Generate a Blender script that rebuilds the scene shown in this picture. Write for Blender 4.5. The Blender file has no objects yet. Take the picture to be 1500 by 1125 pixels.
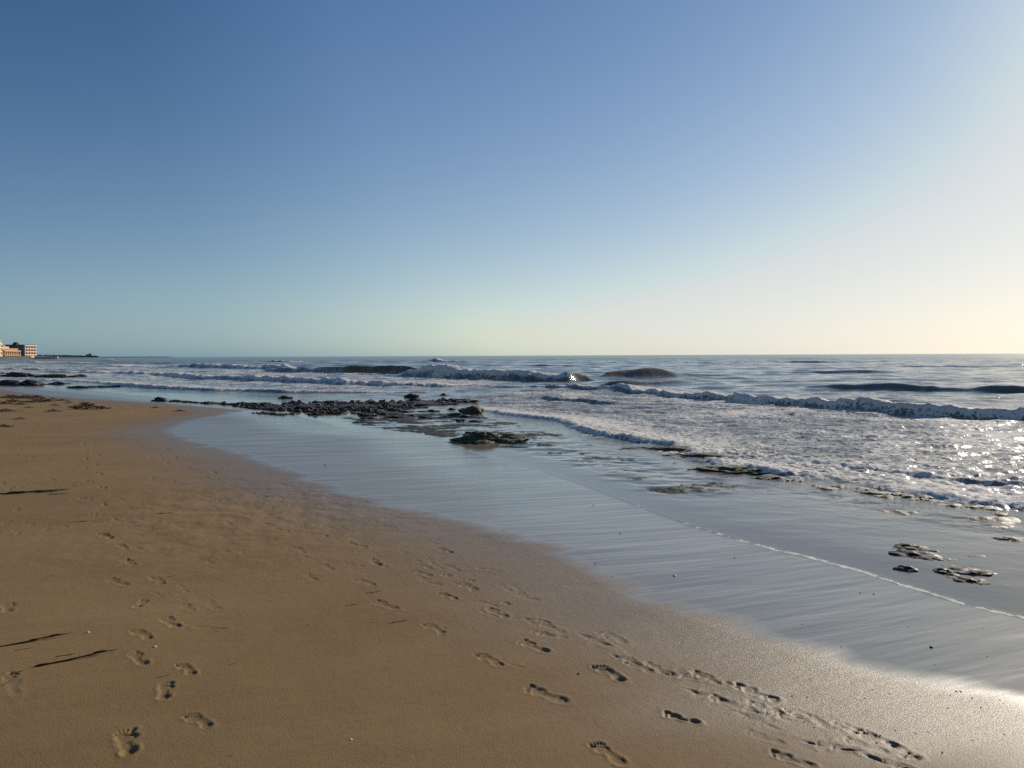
import bpy, bmesh, math, random, time
import numpy as np
from mathutils import Matrix, Vector, noise as mnoise
T0 = time.time()
rnd = random.Random(11)
scene = bpy.context.scene
col = scene.collection

# ------------------------------------------------------------------ camera geometry
FPX = 1127.0                      # focal length in photo pixels (1500 wide)
CAMZ = 1.72                       # eye height above still water
up_c = Vector((-0.0042, 1.0, (562.5 - 520.6) / FPX)).normalized()     # world up in camera axes
fw_c = Vector((0, 0, -1)); fw_c = (fw_c - up_c * fw_c.dot(up_c)).normalized()
rt_c = fw_c.cross(up_c)
CR = Matrix((rt_c, fw_c, up_c))   # camera -> world
CRn = np.array(CR)

def ray(x, y):
    d = np.array([(x - 750) / FPX, (562.5 - y) / FPX, -1.0])
    return CRn @ d

def px(x, y, z=0.0):
    d = ray(x, y)
    t = (z - CAMZ) / d[2]
    return np.array([d[0] * t, d[1] * t])

def pxl(pts, z=0.0):
    return np.array([px(x, y, z) for x, y in pts])

# ------------------------------------------------------------------ numeric helpers
def sstep(a, b, x):
    t = np.clip((x - a) / (b - a), 0, 1)
    return t * t * (3 - 2 * t)

def _hash(ix, iy, seed):
    h = (ix.astype(np.int64) * 374761393 + iy.astype(np.int64) * 668265263 + seed * 974634777) & 0xffffffff
    h = ((h ^ (h >> 13)) * 1274126177) & 0xffffffff
    h = h ^ (h >> 16)
    return (h & 0xffff) / 65536.0

def perlin(x, y, seed=0):
    x0 = np.floor(x); y0 = np.floor(y)
    fx = x - x0; fy = y - y0
    u = fx * fx * fx * (fx * (fx * 6 - 15) + 10); v = fy * fy * fy * (fy * (fy * 6 - 15) + 10)
    def g(ix, iy, dx, dy):
        a = _hash(ix, iy, seed) * 6.2831853
        return np.cos(a) * dx + np.sin(a) * dy
    n00 = g(x0, y0, fx, fy); n10 = g(x0 + 1, y0, fx - 1, fy)
    n01 = g(x0, y0 + 1, fx, fy - 1); n11 = g(x0 + 1, y0 + 1, fx - 1, fy - 1)
    return ((n00 * (1 - u) + n10 * u) * (1 - v) + (n01 * (1 - u) + n11 * u) * v) * 1.5

def fbm(x, y, octs=4, seed=0, gain=0.5, lac=2.03):
    s = 0; a = 1.0; f = 1.0; n = 0
    for i in range(octs):
        s = s + a * perlin(x * f, y * f, seed + i * 17); n += a; a *= gain; f *= lac
    return s / n

def billow(x, y, octs=4, seed=0, gain=0.55, lac=2.1):
    s = 0; a = 1.0; f = 1.0; n = 0
    for i in range(octs):
        s = s + a * (2.6 * np.abs(perlin(x * f, y * f, seed + i * 13)) - .8); n += a; a *= gain; f *= lac
    return s / n

def smooth(pts, per=4, closed=False):
    P = [np.array(p, float) for p in pts]; out = []
    n = len(P)
    for i in range(n if closed else n - 1):
        p0 = P[(i - 1) % n] if (closed or i > 0) else P[0]
        p1 = P[i]; p2 = P[(i + 1) % n]
        p3 = P[(i + 2) % n] if (closed or i + 2 < n) else P[n - 1]
        for k in range(per):
            t = k / per
            out.append(0.5 * ((2 * p1) + (-p0 + p2) * t + (2 * p0 - 5 * p1 + 4 * p2 - p3) * t * t + (-p0 + 3 * p1 - 3 * p2 + p3) * t ** 3))
    if not closed: out.append(P[-1])
    return np.array(out)

def polyline(X, Y, pts, want=None):
    """distance, signed side (left +) and interpolated extra columns"""
    best = np.full(X.shape, 1e18); side = np.zeros(X.shape); par = np.zeros(X.shape)
    for i in range(len(pts) - 1):
        ax, ay = pts[i][0], pts[i][1]; bx, by = pts[i + 1][0], pts[i + 1][1]
        dx, dy = bx - ax, by - ay; L2 = dx * dx + dy * dy + 1e-12
        t = np.clip(((X - ax) * dx + (Y - ay) * dy) / L2, 0, 1)
        ex = X - ax - t * dx; ey = Y - ay - t * dy
        d2 = ex * ex + ey * ey
        m = d2 < best
        best = np.where(m, d2, best)
        side = np.where(m, dx * ey - dy * ex, side)
        par = np.where(m, i + t, par)
    return np.sqrt(best), np.sign(side), par

def inside(X, Y, pts):
    r = np.zeros(X.shape, bool); n = len(pts)
    for i in range(n):
        x1, y1 = pts[i]; x2, y2 = pts[(i + 1) % n]
        if y1 == y2: continue
        c = ((y1 > Y) != (y2 > Y)) & (X < (x2 - x1) * (Y - y1) / (y2 - y1) + x1)
        r ^= c
    return r

def sdf(X, Y, pts):
    d, _, _ = polyline(X, Y, np.vstack([pts, pts[:1]]))
    return np.where(inside(X, Y, pts), d, -d)

class Grid:
    def __init__(s, r, th):
        s.r = np.array(r); s.th = np.array(th)
        s.X = s.r[:, None] * np.sin(s.th)[None]; s.Y = s.r[:, None] * np.cos(s.th)[None]
        s.R = np.broadcast_to(s.r[:, None], s.X.shape)
    def coarse(s, fn, k=4):
        ri = np.unique(np.r_[np.arange(0, len(s.r), k), len(s.r) - 1]); ti = np.unique(np.r_[np.arange(0, len(s.th), k), len(s.th) - 1])
        C = fn(s.X[np.ix_(ri, ti)], s.Y[np.ix_(ri, ti)])
        def ix(full, idx):
            j = np.clip(np.searchsorted(idx, np.arange(full), side='right') - 1, 0, len(idx) - 2)
            f = (np.arange(full) - idx[j]) / (idx[j + 1] - idx[j]); return j, f
        j, f = ix(len(s.r), ri); C = C[j] * (1 - f)[:, None] + C[j + 1] * f[:, None]
        j, f = ix(len(s.th), ti); return C[:, j] * (1 - f)[None] + C[:, j + 1] * f[None]
    def mesh(s, name, Z, keep=None, attrs={}):
        nr, nc = s.X.shape
        co = np.stack([s.X, s.Y, Z], -1).reshape(-1, 3).astype(np.float32)
        i, j = np.meshgrid(np.arange(nr - 1), np.arange(nc - 1), indexing='ij')
        a = i * nc + j
        q = np.stack([a, a + nc, a + nc + 1, a + 1], -1)[..., ::-1].reshape(-1, 4)
        if keep is not None:
            kk = keep[:-1, :-1] | keep[1:, :-1] | keep[:-1, 1:] | keep[1:, 1:]
            q = q[kk.reshape(-1)]
        used = np.zeros(nr * nc, bool); used[q.reshape(-1)] = True
        remap = np.cumsum(used) - 1
        q = remap[q]; co = co[used]
        me = bpy.data.meshes.new(name)
        me.vertices.add(len(co)); me.vertices.foreach_set('co', co.reshape(-1))
        me.loops.add(q.size); me.loops.foreach_set('vertex_index', q.reshape(-1).astype(np.int32))
        me.polygons.add(len(q)); me.polygons.foreach_set('loop_start', np.arange(0, q.size, 4, dtype=np.int32))
        me.update(calc_edges=True)
        me.shade_smooth()
        for k, v in attrs.items():
            at = me.attributes.new(k, 'FLOAT', 'POINT'); at.data.foreach_set('value', v.reshape(-1)[used].astype(np.float32))
        o = bpy.data.objects.new(name, me); col.objects.link(o)
        return o

def fan(fine, half):
    """azimuths: fine step inside +-half degrees, widening outside, right round"""
    a = list(np.arange(-half, half + 1e-9, fine)); st = fine; x = half
    while x < 180:
        st = min(st * 1.12, 6.0); x = min(180, x + st); a.append(x)
    neg = [-v for v in a if v > half + 1e-6]
    return np.radians(np.array(sorted(neg) + a))

# ------------------------------------------------------------------ shorelines traced on the beach
W_px = [(1500, 1035), (1360, 1008), (1260, 988), (1170, 962), (1080, 932), (1000, 903), (920, 875), (850, 838), (780, 802), (700, 776), (600, 752),
        (520, 732), (450, 709), (400, 690), (350, 671), (300, 656), (258, 644), (235, 632), (252, 622), (285, 613), (325, 605), (345, 600), (300, 596.5),
        (230, 590.5), (140, 585), (60, 579), (0, 571), (-80, 565), (-250, 556), (-500, 548)]
W_line = pxl(W_px, 0.10)
W_poly = np.vstack([[(3000, -2500), (60, -48), (25, -19), (8.5, -3.0), (5.0, 0.9), (3.2, 2.55)], smooth(W_line, 3),
                    [(-250, 160), (-560, 500), (-700, 700), (-2500, 1400), (-40000, 3000), (-40000, 40000), (40000, 40000), (40000, -30000)]])
S_px = [(1500, 905), (1400, 880), (1340, 862), (1280, 842), (1200, 820), (1130, 803), (1070, 787), (1000, 765), (920, 735), (850, 708), (790, 688), (730, 672),
        (690, 660), (665, 648), (640, 635), (560, 630), (510, 627), (475, 617), (430, 608), (380, 600), (345, 594), (290, 587.5), (215, 580), (130, 571.5), (60, 567), (0, 562), (-300, 548)]
S_line = pxl(S_px, 0.0)
S_poly = np.vstack([[(3000, -2300), (60, -42), (27, -15), (10, -1.0), (6.2, 2.6), (4.4, 4.1)], smooth(S_line, 3),
                    [(-250, 180), (-550, 515), (-690, 715), (-2500, 1430), (-40000, 3100), (-40000, 40000), (40000, 40000), (40000, -28000)]])

def ground_h(X, Y, dw, ds):
    land = 0.10 + 0.24 * (1 - np.exp(np.minimum(dw, 0) / 9.0)) + 0.6 * sstep(40, 300, -dw)
    und = fbm(X * 0.23 + 5, Y * 0.23, 3, 3) * 0.05 * sstep(0, 4, -dw)
    t = np.clip(dw, 0, None) / (np.clip(dw, 0, None) + np.clip(-ds, 1e-4, None))
    wet = 0.10 * (1 - t) ** 1.15
    sea = -0.028 * np.clip(ds, 0, 110)
    return np.where(ds > 0, sea, np.where(dw > 0, wet, land + und))

def ground_at(x, y):
    X = np.array([[float(x)]]); Y = np.array([[float(y)]])
    return float(ground_h(X, Y, sdf(X, Y, W_poly), sdf(X, Y, S_poly))[0, 0])

def on_ground(pxx, pxy):
    z = 0.15
    for _ in range(7):
        p = px(pxx, pxy, z); z = 0.5 * z + 0.5 * ground_at(p[0], p[1])
    p = px(pxx, pxy, z)
    return p[0], p[1], ground_at(p[0], p[1])

# ------------------------------------------------------------------ material helpers
def new_mat(name):
    m = bpy.data.materials.new(name); m.use_nodes = True
    nt = m.node_tree
    return m, nt, nt.nodes['Principled BSDF'], nt.nodes['Material Output']

def N(nt, t, **kw):
    n = nt.nodes.new(t)
    for k, v in kw.items():
        if k.startswith('i_'): n.inputs[k[2:].replace('_', ' ')].default_value = v
        else: setattr(n, k, v)
    return n

def math_n(nt, op, a, b=None, c=None, clamp=False):
    n = nt.nodes.new('ShaderNodeMath'); n.operation = op; n.use_clamp = clamp
    for i, v in enumerate((a, b, c)):
        if v is None: continue
        if hasattr(v, 'is_output'): nt.links.new(v, n.inputs[i])
        else: n.inputs[i].default_value = v
    return n.outputs[0]

def mapr(nt, v, a, b, c=0.0, d=1.0, smoothstep=True):
    n = nt.nodes.new('ShaderNodeMapRange'); n.interpolation_type = 'SMOOTHSTEP' if smoothstep else 'LINEAR'
    nt.links.new(v, n.inputs[0])
    for i, x in enumerate((a, b, c, d)):
        if hasattr(x, 'is_output'): nt.links.new(x, n.inputs[i + 1])
        else: n.inputs[i + 1].default_value = x
    return n.outputs[0]

def mixc(nt, f, a, b):
    n = nt.nodes.new('ShaderNodeMix'); n.data_type = 'RGBA'
    for v, i in ((f, 0), (a, 6), (b, 7)):
        if hasattr(v, 'is_output'): nt.links.new(v, n.inputs[i])
        elif i == 0: n.inputs[0].default_value = v
        else: n.inputs[i].default_value = (*v, 1)
    return n.outputs[2]

def attr(nt, name):
    return N(nt, 'ShaderNodeAttribute', attribute_name=name).outputs['Fac']

def coords(nt, scale=(1, 1, 1), rot=0.0, obj=False):
    tc = N(nt, 'ShaderNodeTexCoord') if obj else N(nt, 'ShaderNodeNewGeometry')
    mp = N(nt, 'ShaderNodeMapping'); mp.vector_type = 'TEXTURE'
    mp.inputs['Rotation'].default_value = (0, 0, rot); mp.inputs['Scale'].default_value = tuple(1 / s for s in scale)
    nt.links.new(tc.outputs['Object'] if obj else tc.outputs['Position'], mp.inputs[0])
    return mp.outputs[0]

def tex(nt, vec, scale, detail=3, rough=0.5, dist=0.0):
    n = N(nt, 'ShaderNodeTexNoise'); n.inputs['Scale'].default_value = scale; n.inputs['Detail'].default_value = detail
    n.inputs['Roughness'].default_value = rough; n.inputs['Distortion'].default_value = dist
    nt.links.new(vec, n.inputs['Vector']); return n.outputs['Fac']

def bump(nt, h, strength, dist, normal=None):
    b = N(nt, 'ShaderNodeBump'); b.inputs['Distance'].default_value = dist
    if hasattr(strength, 'is_output'): nt.links.new(strength, b.inputs['Strength'])
    else: b.inputs['Strength'].default_value = strength
    nt.links.new(h, b.inputs['Height'])
    if normal is not None: nt.links.new(normal, b.inputs['Normal'])
    return b.outputs[0]

def setin(nt, bs, name, v):
    if hasattr(v, 'is_output'): nt.links.new(v, bs.inputs[name])
    else: bs.inputs[name].default_value = v

# ------------------------------------------------------------------ beach
print('grid start', time.time() - T0)
rr = list(np.geomspace(0.05, 1.9, 30))
r = 1.9
while r < 60: rr.append(r); r += max(0.00052 * r * r, 0.0015)
while r < 3000: rr.append(r); r *= 1.06
while r < 40000: rr.append(r); r *= 1.35
G = Grid(rr, fan(0.06, 36))
dw = G.coarse(lambda x, y: sdf(x, y, W_poly)); ds = G.coarse(lambda x, y: sdf(x, y, S_poly))
H = ground_h(G.X, G.Y, dw, ds)
print('beach sdf', G.X.shape, time.time() - T0)
STREAK = math.radians(24)
# low hummocks and drag marks of the last swash in the sand
cs, sn = math.cos(STREAK), math.sin(STREAK)
U = G.X * cs + G.Y * sn; V = -G.X * sn + G.Y * cs
Vw = V + .45 * fbm(G.X * .33, G.Y * .33, 3, 15)
wetm = sstep(-0.15, 0.42, dw + 0.34 * fbm(U * 0.35, V * 2.0, 4, 41) + 0.05 * fbm(G.X * 3, G.Y * 3, 2, 42))
dry = 1 - wetm
near = (G.R < 45)
H += dry * (0.009 * fbm(G.X * 1.0, G.Y * 1.0, 4, 7) + 0.0022 * fbm(U * 0.9, V * 7, 3, 9)) * near
H += wetm * near * (ds < 0.1) * sstep(-.02, .25, -ds) * (0.0012 * fbm(U * 0.5, V * 6, 3, 19) + .0042 * fbm(U * 0.34, Vw * 1.5, 4, 20))
H += 0.0006 * fbm(G.X * 22, G.Y * 22, 2, 8) * dry * (G.R < 14)

# footprints, heading = azimuth the walker went (degrees, 0 = away from camera, -45 = up-left)
A45 = -42
prints = [  # px x, px y, heading, strength, kind
 (998, 1051, A45 - 8, 1.25, 'foot'), (890, 1104, A45, 1.1, 'foot'), (800, 1017, A45, .85, 'foot'), (716, 966, A45, .9, 'foot'), (745, 972, A45, .4, 'slide'), (893, 986, A45, 1.15, 'foot'),
 (782, 946, A45, 1.0, 'foot'), (636, 920, A45 + 6, .6, 'foot'), (565, 886, A45, .9, 'foot'), (657, 873, A45 - 12, .95, 'foot'), (550, 823, A45, .7, 'foot'), (535, 853, A45, .5, 'foot'),
 (760, 852, A45, .9, 'foot'), (842, 878, A45 - 10, .8, 'slide'), (902, 918, A45, .85, 'slide'), (1022, 957, A45 - 8, .85, 'slide'), (721, 825, A45, .85, 'foot'), (652, 806, A45, .95, 'foot'),
 (522, 798, A45, .8, 'foot'), (470, 783, A45, .8, 'foot'), (480, 830, A45, .6, 'foot'), (618, 840, A45, .7, 'foot'), (1108, 1014, A45 - 6, 1.1, 'foot'), (1136, 1046, A45 - 14, 1.1, 'shoe'),
 (1035, 1018, A45 - 16, 1.1, 'shoe'), (915, 966, A45 - 10, .9, 'shoe'), (872, 938, A45 - 10, .9, 'shoe'), (786, 908, A45 - 8, .9, 'shoe'), (728, 897, A45 - 8, .75, 'foot'), (995, 989, A45 - 10, .9, 'shoe'),
 (1034, 992, A45 - 8, .7, 'shoe'), (1214, 1093, A45 - 8, 1.2, 'shoe'), (1160, 1112, A45 - 6, 1.0, 'foot'), (1284, 1080, A45 - 8, .8, 'foot'), (1336, 1108, A45, 1.1, 'paw'), (1308, 1120, A45 - 12, 1.2, 'shoe'),
 (1262, 1001, A45, .6, 'slide'), (698, 862, A45, .9, 'paw'), (692, 851, A45, .8, 'paw'), (655, 843, A45, .8, 'paw'), (742, 884, A45, .8, 'paw'), (676, 838, A45, .5, 'paw'), (1237, 1067, A45, .6, 'slide'),
 (440, 806, A45, .45, 'foot'), (455, 845, A45, .35, 'foot'), (592, 812, A45, .6, 'paw'), (612, 822, A45, .6, 'paw'), (630, 787, A45, .7, 'slide'), (570, 772, A45, .6, 'foot'), (500, 772, A45, .5, 'foot'),
 (635, 786, A45, .7, 'foot'), (662, 832, A45, .5, 'foot'), (640, 829, A45, .6, 'slide'), (1186, 1052, A45, .35, 'foot'), (1120, 1080, A45, .3, 'foot'), (1320, 1058, A45, .4, 'slide'),
 # trail coming up the left side
 (187, 1085, A45 + 0, 1.1, 'foot'), (291, 1055, A45 + 4, .9, 'foot'), (242, 1011, A45 + 14, .85, 'foot'), (273, 980, A45 + 10, .9, 'foot'), (203, 964, A45 + 4, .8, 'foot'), (208, 930, A45, .7, 'foot'),
 (250, 912, A45 + 8, .75, 'foot'), (206, 884, A45 + 24, 1.0, 'foot'), (172, 852, A45, .65, 'foot'), (231, 850, A45 + 6, .6, 'foot'), (190, 824, A45, .9, 'foot'), (180, 800, A45 + 8, .85, 'foot'),
 (205, 804, A45, .6, 'foot'), (156, 785, A45, 1.0, 'foot'), (172, 762, A45, .6, 'foot'), (205, 740, A45, .55, 'foot'), (152, 738, A45, .9, 'foot'), (138, 754, A45, .9, 'foot'), (176, 731, A45, .9, 'foot'),
 (151, 714, A45, .9, 'foot'), (129, 705, A45, .9, 'foot'), (146, 694, A45, .8, 'foot'), (126, 687, A45, .9, 'foot'), (139, 680, A45, .8, 'foot'), (126, 672, A45, .9, 'foot'), (142, 665, A45, .8, 'foot'),
 (127, 660, A45, .8, 'foot'), (122, 650, A45, .8, 'foot'), (138, 653, A45, .7, 'foot'), (115, 641, A45, .7, 'foot'), (126, 637, A45, .6, 'foot'), (108, 632, A45, .5, 'foot'),
 (207, 656, A45, .8, 'foot'), (219, 669, A45, .7, 'foot'), (231, 666, A45, .7, 'foot'), (244, 658, A45, .7, 'foot'), (256, 670, A45, .8, 'foot'), (264, 662, A45, .5, 'foot'), (247, 680, A45, .7, 'foot'),
 (283, 679, A45, .6, 'foot'), (278, 687, A45, .5, 'foot'), (313, 692, A45, .7, 'foot'), (303, 699, A45, .5, 'foot'), (325, 707, A45, .7, 'foot'), (348, 676, A45, .5, 'slide'), (314, 731, A45, .7, 'foot'),
 (360, 755, A45, .5, 'foot'), (330, 765, A45, .4, 'foot'), (393, 768, A45, .4, 'foot'), (395, 741, A45, .5, 'foot'), (372, 722, A45, .5, 'foot'), (410, 728, A45, .6, 'foot'), (425, 752, A45, .7, 'slide'),
 (9, 996, A45 + 20, .8, 'foot'), (12, 890, A45 + 20, .7, 'foot'), (20, 1005, A45 + 20, .5, 'slide'), (5, 708, A45, .8, 'foot'), (12, 716, A45, .7, 'foot'), (75, 702, A45, .6, 'foot'), (25, 780, A45, .6, 'foot'),
 (105, 711, A45, .6, 'foot'), (92, 770, A45, .5, 'foot'), (230, 870, A45, .5, 'slide'), (305, 920, -70, .5, 'slide'),
]
g2 = random.Random(5)
for _ in range(46):     # fainter scuffs further up the beach
    prints.append((g2.uniform(-150, 420), g2.uniform(612, 780), A45 + g2.uniform(-40, 40), g2.uniform(.3, .8), g2.choice(['foot', 'foot', 'slide'])))

for _ in range(70):
    prints.append((g2.uniform(250, 800), g2.uniform(690, 930), A45 + g2.uniform(-30, 30), g2.uniform(.12, .4), g2.choice(['foot', 'slide', 'foot', 'shoe'])))

for _ in range(46):
    t_ = g2.random(); prints.append((430 + 900 * t_ + g2.gauss(0, 45), 765 + 335 * t_ + g2.gauss(0, 22), A45 + g2.uniform(-22, 14), g2.uniform(.25, .6), g2.choice(['foot', 'foot', 'shoe', 'paw'])))

def stamp(H, gx, gy, head, k, kind, flip):
    r = math.hypot(gx, gy); a = math.atan2(gx, gy)
    R0 = 0.34
    i0, i1 = np.searchsorted(G.r, [r - R0, r + R0]); da = R0 / max(r, .3)
    j0, j1 = np.searchsorted(G.th, [a - da, a + da])
    if i1 - i0 < 2 or j1 - j0 < 2: return
    X = G.X[i0:i1, j0:j1] - gx; Y = G.Y[i0:i1, j0:j1] - gy
    h = math.radians(head); ux, uy = math.sin(h), math.cos(h)
    sz = 0.82 + .14 * math.sin(gx * 91 + gy * 57)
    u = (X * ux + Y * uy) / sz; v = (X * uy - Y * ux) * flip / sz
    u = u + 0.014 * perlin(X * 11 + gx * 9, Y * 11, 5); v = v + 0.011 * perlin(X * 12 + 3, Y * 12 + gy * 7, 6)
    if kind == 'foot':
        el = [(-.088, 0, .040, .030, .021), (-.02, .012, .075, .023, .013), (.048, .0, .044, .044, .022), (.112, -.024, .021, .016, .03),
              (.118, -.002, .013, .010, .026), (.112, .014, .012, .009, .024), (.103, .028, .011, .009, .022), (.09, .040, .010, .008, .02)]
    elif kind == 'shoe':
        el = [(-.08, .006, .05, .015, .016), (.075, -.008, .055, .017, .020), (-.03, .034, .05, .006, .010), (.03, 0, .05, .03, .004), (-.02, .005, .01, .03, .02), (.05, .0, .01, .03, .02)]
    elif kind == 'paw':
        el = [(-.015, 0, .024, .028, .02), (.025, -.022, .014, .009, .024), (.034, -.007, .015, .009, .026), (.034, .009, .015, .009, .026), (.024, .024, .014, .009, .024)]
    else:
        el = [(-.02, 0, .09, .018, .007), (.05, .0, .04, .030, .010), (-.09, 0, .03, .02, .008)]
    hv = .35 + .65 * abs(math.sin(gx * 37 + gy * 71)); tv = .55 + .45 * abs(math.cos(gx * 53 - gy * 29))
    el = [(a_, b_, c_, d_, e_ * (hv if a_ < -.05 else tv if a_ > .08 else (hv + tv) * .42)) for a_, b_, c_, d_, e_ in el]
    dep = np.zeros(X.shape); rim = np.full(X.shape, 9.0)
    for cu, cv, ru, rv, d in el:
        q = np.sqrt(((u - cu) / ru) ** 2 + ((v - cv) / rv) ** 2)
        e = (q - 1) * min(ru, rv)
        dep = np.maximum(dep, d * (1 - sstep(-0.013, 0.007, e)))
        rim = np.minimum(rim, e)
    lip = 0.0055 * np.exp(-((rim - 0.014) / 0.011) ** 2) * (0.6 + 0.8 * perlin(X * 20, Y * 20, 8))
    lip = lip * np.where(u < 0, 1.25, .85)
    H[i0:i1, j0:j1] += .50 * k * (lip - dep) * (1 + .25 * perlin(X * 40, Y * 40, 4))

def D1(x, y): X = np.array([[x]]); Y = np.array([[y]]); return sdf(X, Y, W_poly)
for i, (x, y, hd, k, kind) in enumerate(prints):
    gx, gy, _ = on_ground(x, y)
    if y > 1150 or ground_h(np.array([[gx]]), np.array([[gy]]), D1(gx, gy), np.array([[-5.]]))[0, 0] < .115: continue
    stamp(H, gx, gy, hd + g2.uniform(-14, 14), k * (0.9 if gy < 9 else 1.15), kind, 1 if i % 2 else -1)
# scuffed patch where the sand was trodden beside the wet edge
cx, cy, _ = on_ground(420, 738)
q = np.exp(-(((G.X - cx) * .6) ** 2 + ((G.Y - cy) * .45) ** 2) / 1.1)
H += q * 0.02 * fbm(G.X * 3.5, G.Y * 3.5, 4, 77) * dry
print('prints', time.time() - T0)
damp = sstep(-2.2, 0.25, dw + 0.5 * fbm(U * 0.5, V * 1.3, 3, 51))
beach = G.mesh('sand_beach', H, keep=(ds < 60) | (G.R > 3000), attrs={'wet': wetm, 'damp': damp, 'shore': np.clip(ds, -20, 20)})
beach['kind'] = 'structure'

m, nt, bs, out = new_mat('beach_sand')
wet, dmp = attr(nt, 'wet'), attr(nt, 'damp')
p = coords(nt); ps = coords(nt, (0.35, 4.5, 1), STREAK); ps2 = coords(nt, (0.5, 14, 1), STREAK + .1)
big = tex(nt, p, 0.5, 4, .55); grain = tex(nt, p, 420, 2, .7); grain2 = tex(nt, p, 130, 2, .6); st1 = tex(nt, ps, 1.0, 5, .6, .6); st2 = tex(nt, ps2, 1.0, 4, .6, .4); st3 = tex(nt, coords(nt, (.6, 30, 1), STREAK - .12), 1.0, 3, .6, .3)
c = mixc(nt, mapr(nt, big, .3, .7), (.208, .128, .052), (.250, .158, .069))
c = mixc(nt, math_n(nt, 'MULTIPLY', mapr(nt, st1, .54, .74), .34), c, (.15, .10, .065))       # dark mineral streaks
c = mixc(nt, math_n(nt, 'MULTIPLY', mapr(nt, st2, .60, .76), .25), c, (.16, .11, .075))
lg = tex(nt, coords(nt, (.10, .75, 1), STREAK), 1.0, 4, .55, .5)
c = mixc(nt, mapr(nt, lg, .48, .72, 0, .30), c, (.14, .094, .046))
spk = tex(nt, p, 38, 2, .5)
c = mixc(nt, mapr(nt, spk, .735, .77, 0, .75), c, (.05, .038, .026))
pat = tex(nt, coords(nt, (.5, 1.0, 1), STREAK), .9, 5, .6, .4)
c = mixc(nt, mapr(nt, pat, .45, .62, 0, .22), c, (.30, .205, .105))
c = mixc(nt, mapr(nt, grain, .25, .8, 0, .5), c, (.33, .225, .105)); c = mixc(nt, mapr(nt, grain2, .62, .75, 0, .35), c, (.10, .075, .06))
c = mixc(nt, math_n(nt, 'MULTIPLY', dmp, .5), c, (.185, .126, .080))
cw = mixc(nt, mapr(nt, st2, .3, .7), (.145, .128, .104), (.265, .238, .198))
c = mixc(nt, wet, c, cw)
setin(nt, bs, 'Base Color', c)
setin(nt, bs, 'Roughness', mapr(nt, dmp, 0, 1, .85, .40)); setin(nt, bs, 'Specular IOR Level', math_n(nt, 'MULTIPLY', mapr(nt, dmp, 0, 1, .15, .44), mapr(nt, wet, .3, .9, 1, 0)))
crough = math_n(nt, 'ADD', math_n(nt, 'MAXIMUM', mapr(nt, wet, .3, 1, .38, .13), mapr(nt, attr(nt, 'shore'), -2.3, -.9, .26, .12)), math_n(nt, 'MULTIPLY', mapr(nt, st1, .4, .7), .10))
setin(nt, bs, 'Coat Weight', mapr(nt, wet, 0, .9, 0, 1)); setin(nt, bs, 'Coat Roughness', crough); bs.inputs['Coat IOR'].default_value = 1.58
gh = math_n(nt, 'ADD', grain, math_n(nt, 'MULTIPLY', grain2, 1.5))
nb = bump(nt, gh, mapr(nt, wet, 0, 1, .55, .12), .0035)
nb2 = bump(nt, st2, mapr(nt, wet, 0, 1, .15, .25), .004, nb)
setin(nt, bs, 'Normal', nb2)
cn = bump(nt, math_n(nt, 'ADD', math_n(nt, 'MULTIPLY', st2, .5), math_n(nt, 'MULTIPLY', st1, 2.6)), .22, .012)
setin(nt, bs, 'Coat Normal', cn)
beach.data.materials.append(m)
del G, H, dw, ds, U, V, wetm, dry, damp, near, q

# ------------------------------------------------------------------ sea
rr = list(np.geomspace(2.0, 3.2, 12)); r = 3.25
while r < 320: rr.append(r); r *= 1.0040 if r > 7 else 1.003
while r < 2500: rr.append(r); r *= 1.016
while r < 45000: rr.append(r); r *= 1.12
G = Grid(rr, fan(0.078, 37))
X, Y, R = G.X, G.Y, G.R
ds = G.coarse(lambda x, y: sdf(x, y, S_poly))
print('sea sdf', X.shape, time.time() - T0)
F1 = smooth(pxl([(690, 598), (830, 616), (1000, 662), (1140, 694), (1320, 714), (1500, 743), (2000, 800), (2300, 690), (1500, 612), (1250, 598), (980, 579), (830, 570), (700, 576)]), 2, True)
F2 = smooth(pxl([(0, 532), (300, 541), (600, 549), (780, 557), (760, 570), (640, 572), (500, 574), (350, 577), (170, 572), (0, 560), (-300, 546), (-300, 535)]), 2, True)
F3 = smooth(pxl([(835, 620), (1000, 645), (1150, 664), (1320, 684), (1500, 700), (1900, 740), (1900, 800), (1500, 750), (1380, 733), (1240, 712), (1120, 700), (1020, 680), (930, 650), (840, 634)]), 2, True)
RF = smooth(pxl([(560, 603), (690, 606), (830, 632), (1000, 682), (1240, 722), (1400, 746), (1560, 764), (1560, 806), (1380, 775), (1150, 728), (1040, 733), (930, 722), (800, 676), (700, 652), (560, 633), (480, 613)]), 2, True)
f1 = G.coarse(lambda x, y: sdf(x, y, F1)); f2 = G.coarse(lambda x, y: sdf(x, y, F2)); rf = G.coarse(lambda x, y: sdf(x, y, RF)); f3 = G.coarse(lambda x, y: sdf(x, y, F3))

Z = np.zeros(X.shape); foam = np.zeros(X.shape); silt_glow = np.zeros(X.shape)
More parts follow.
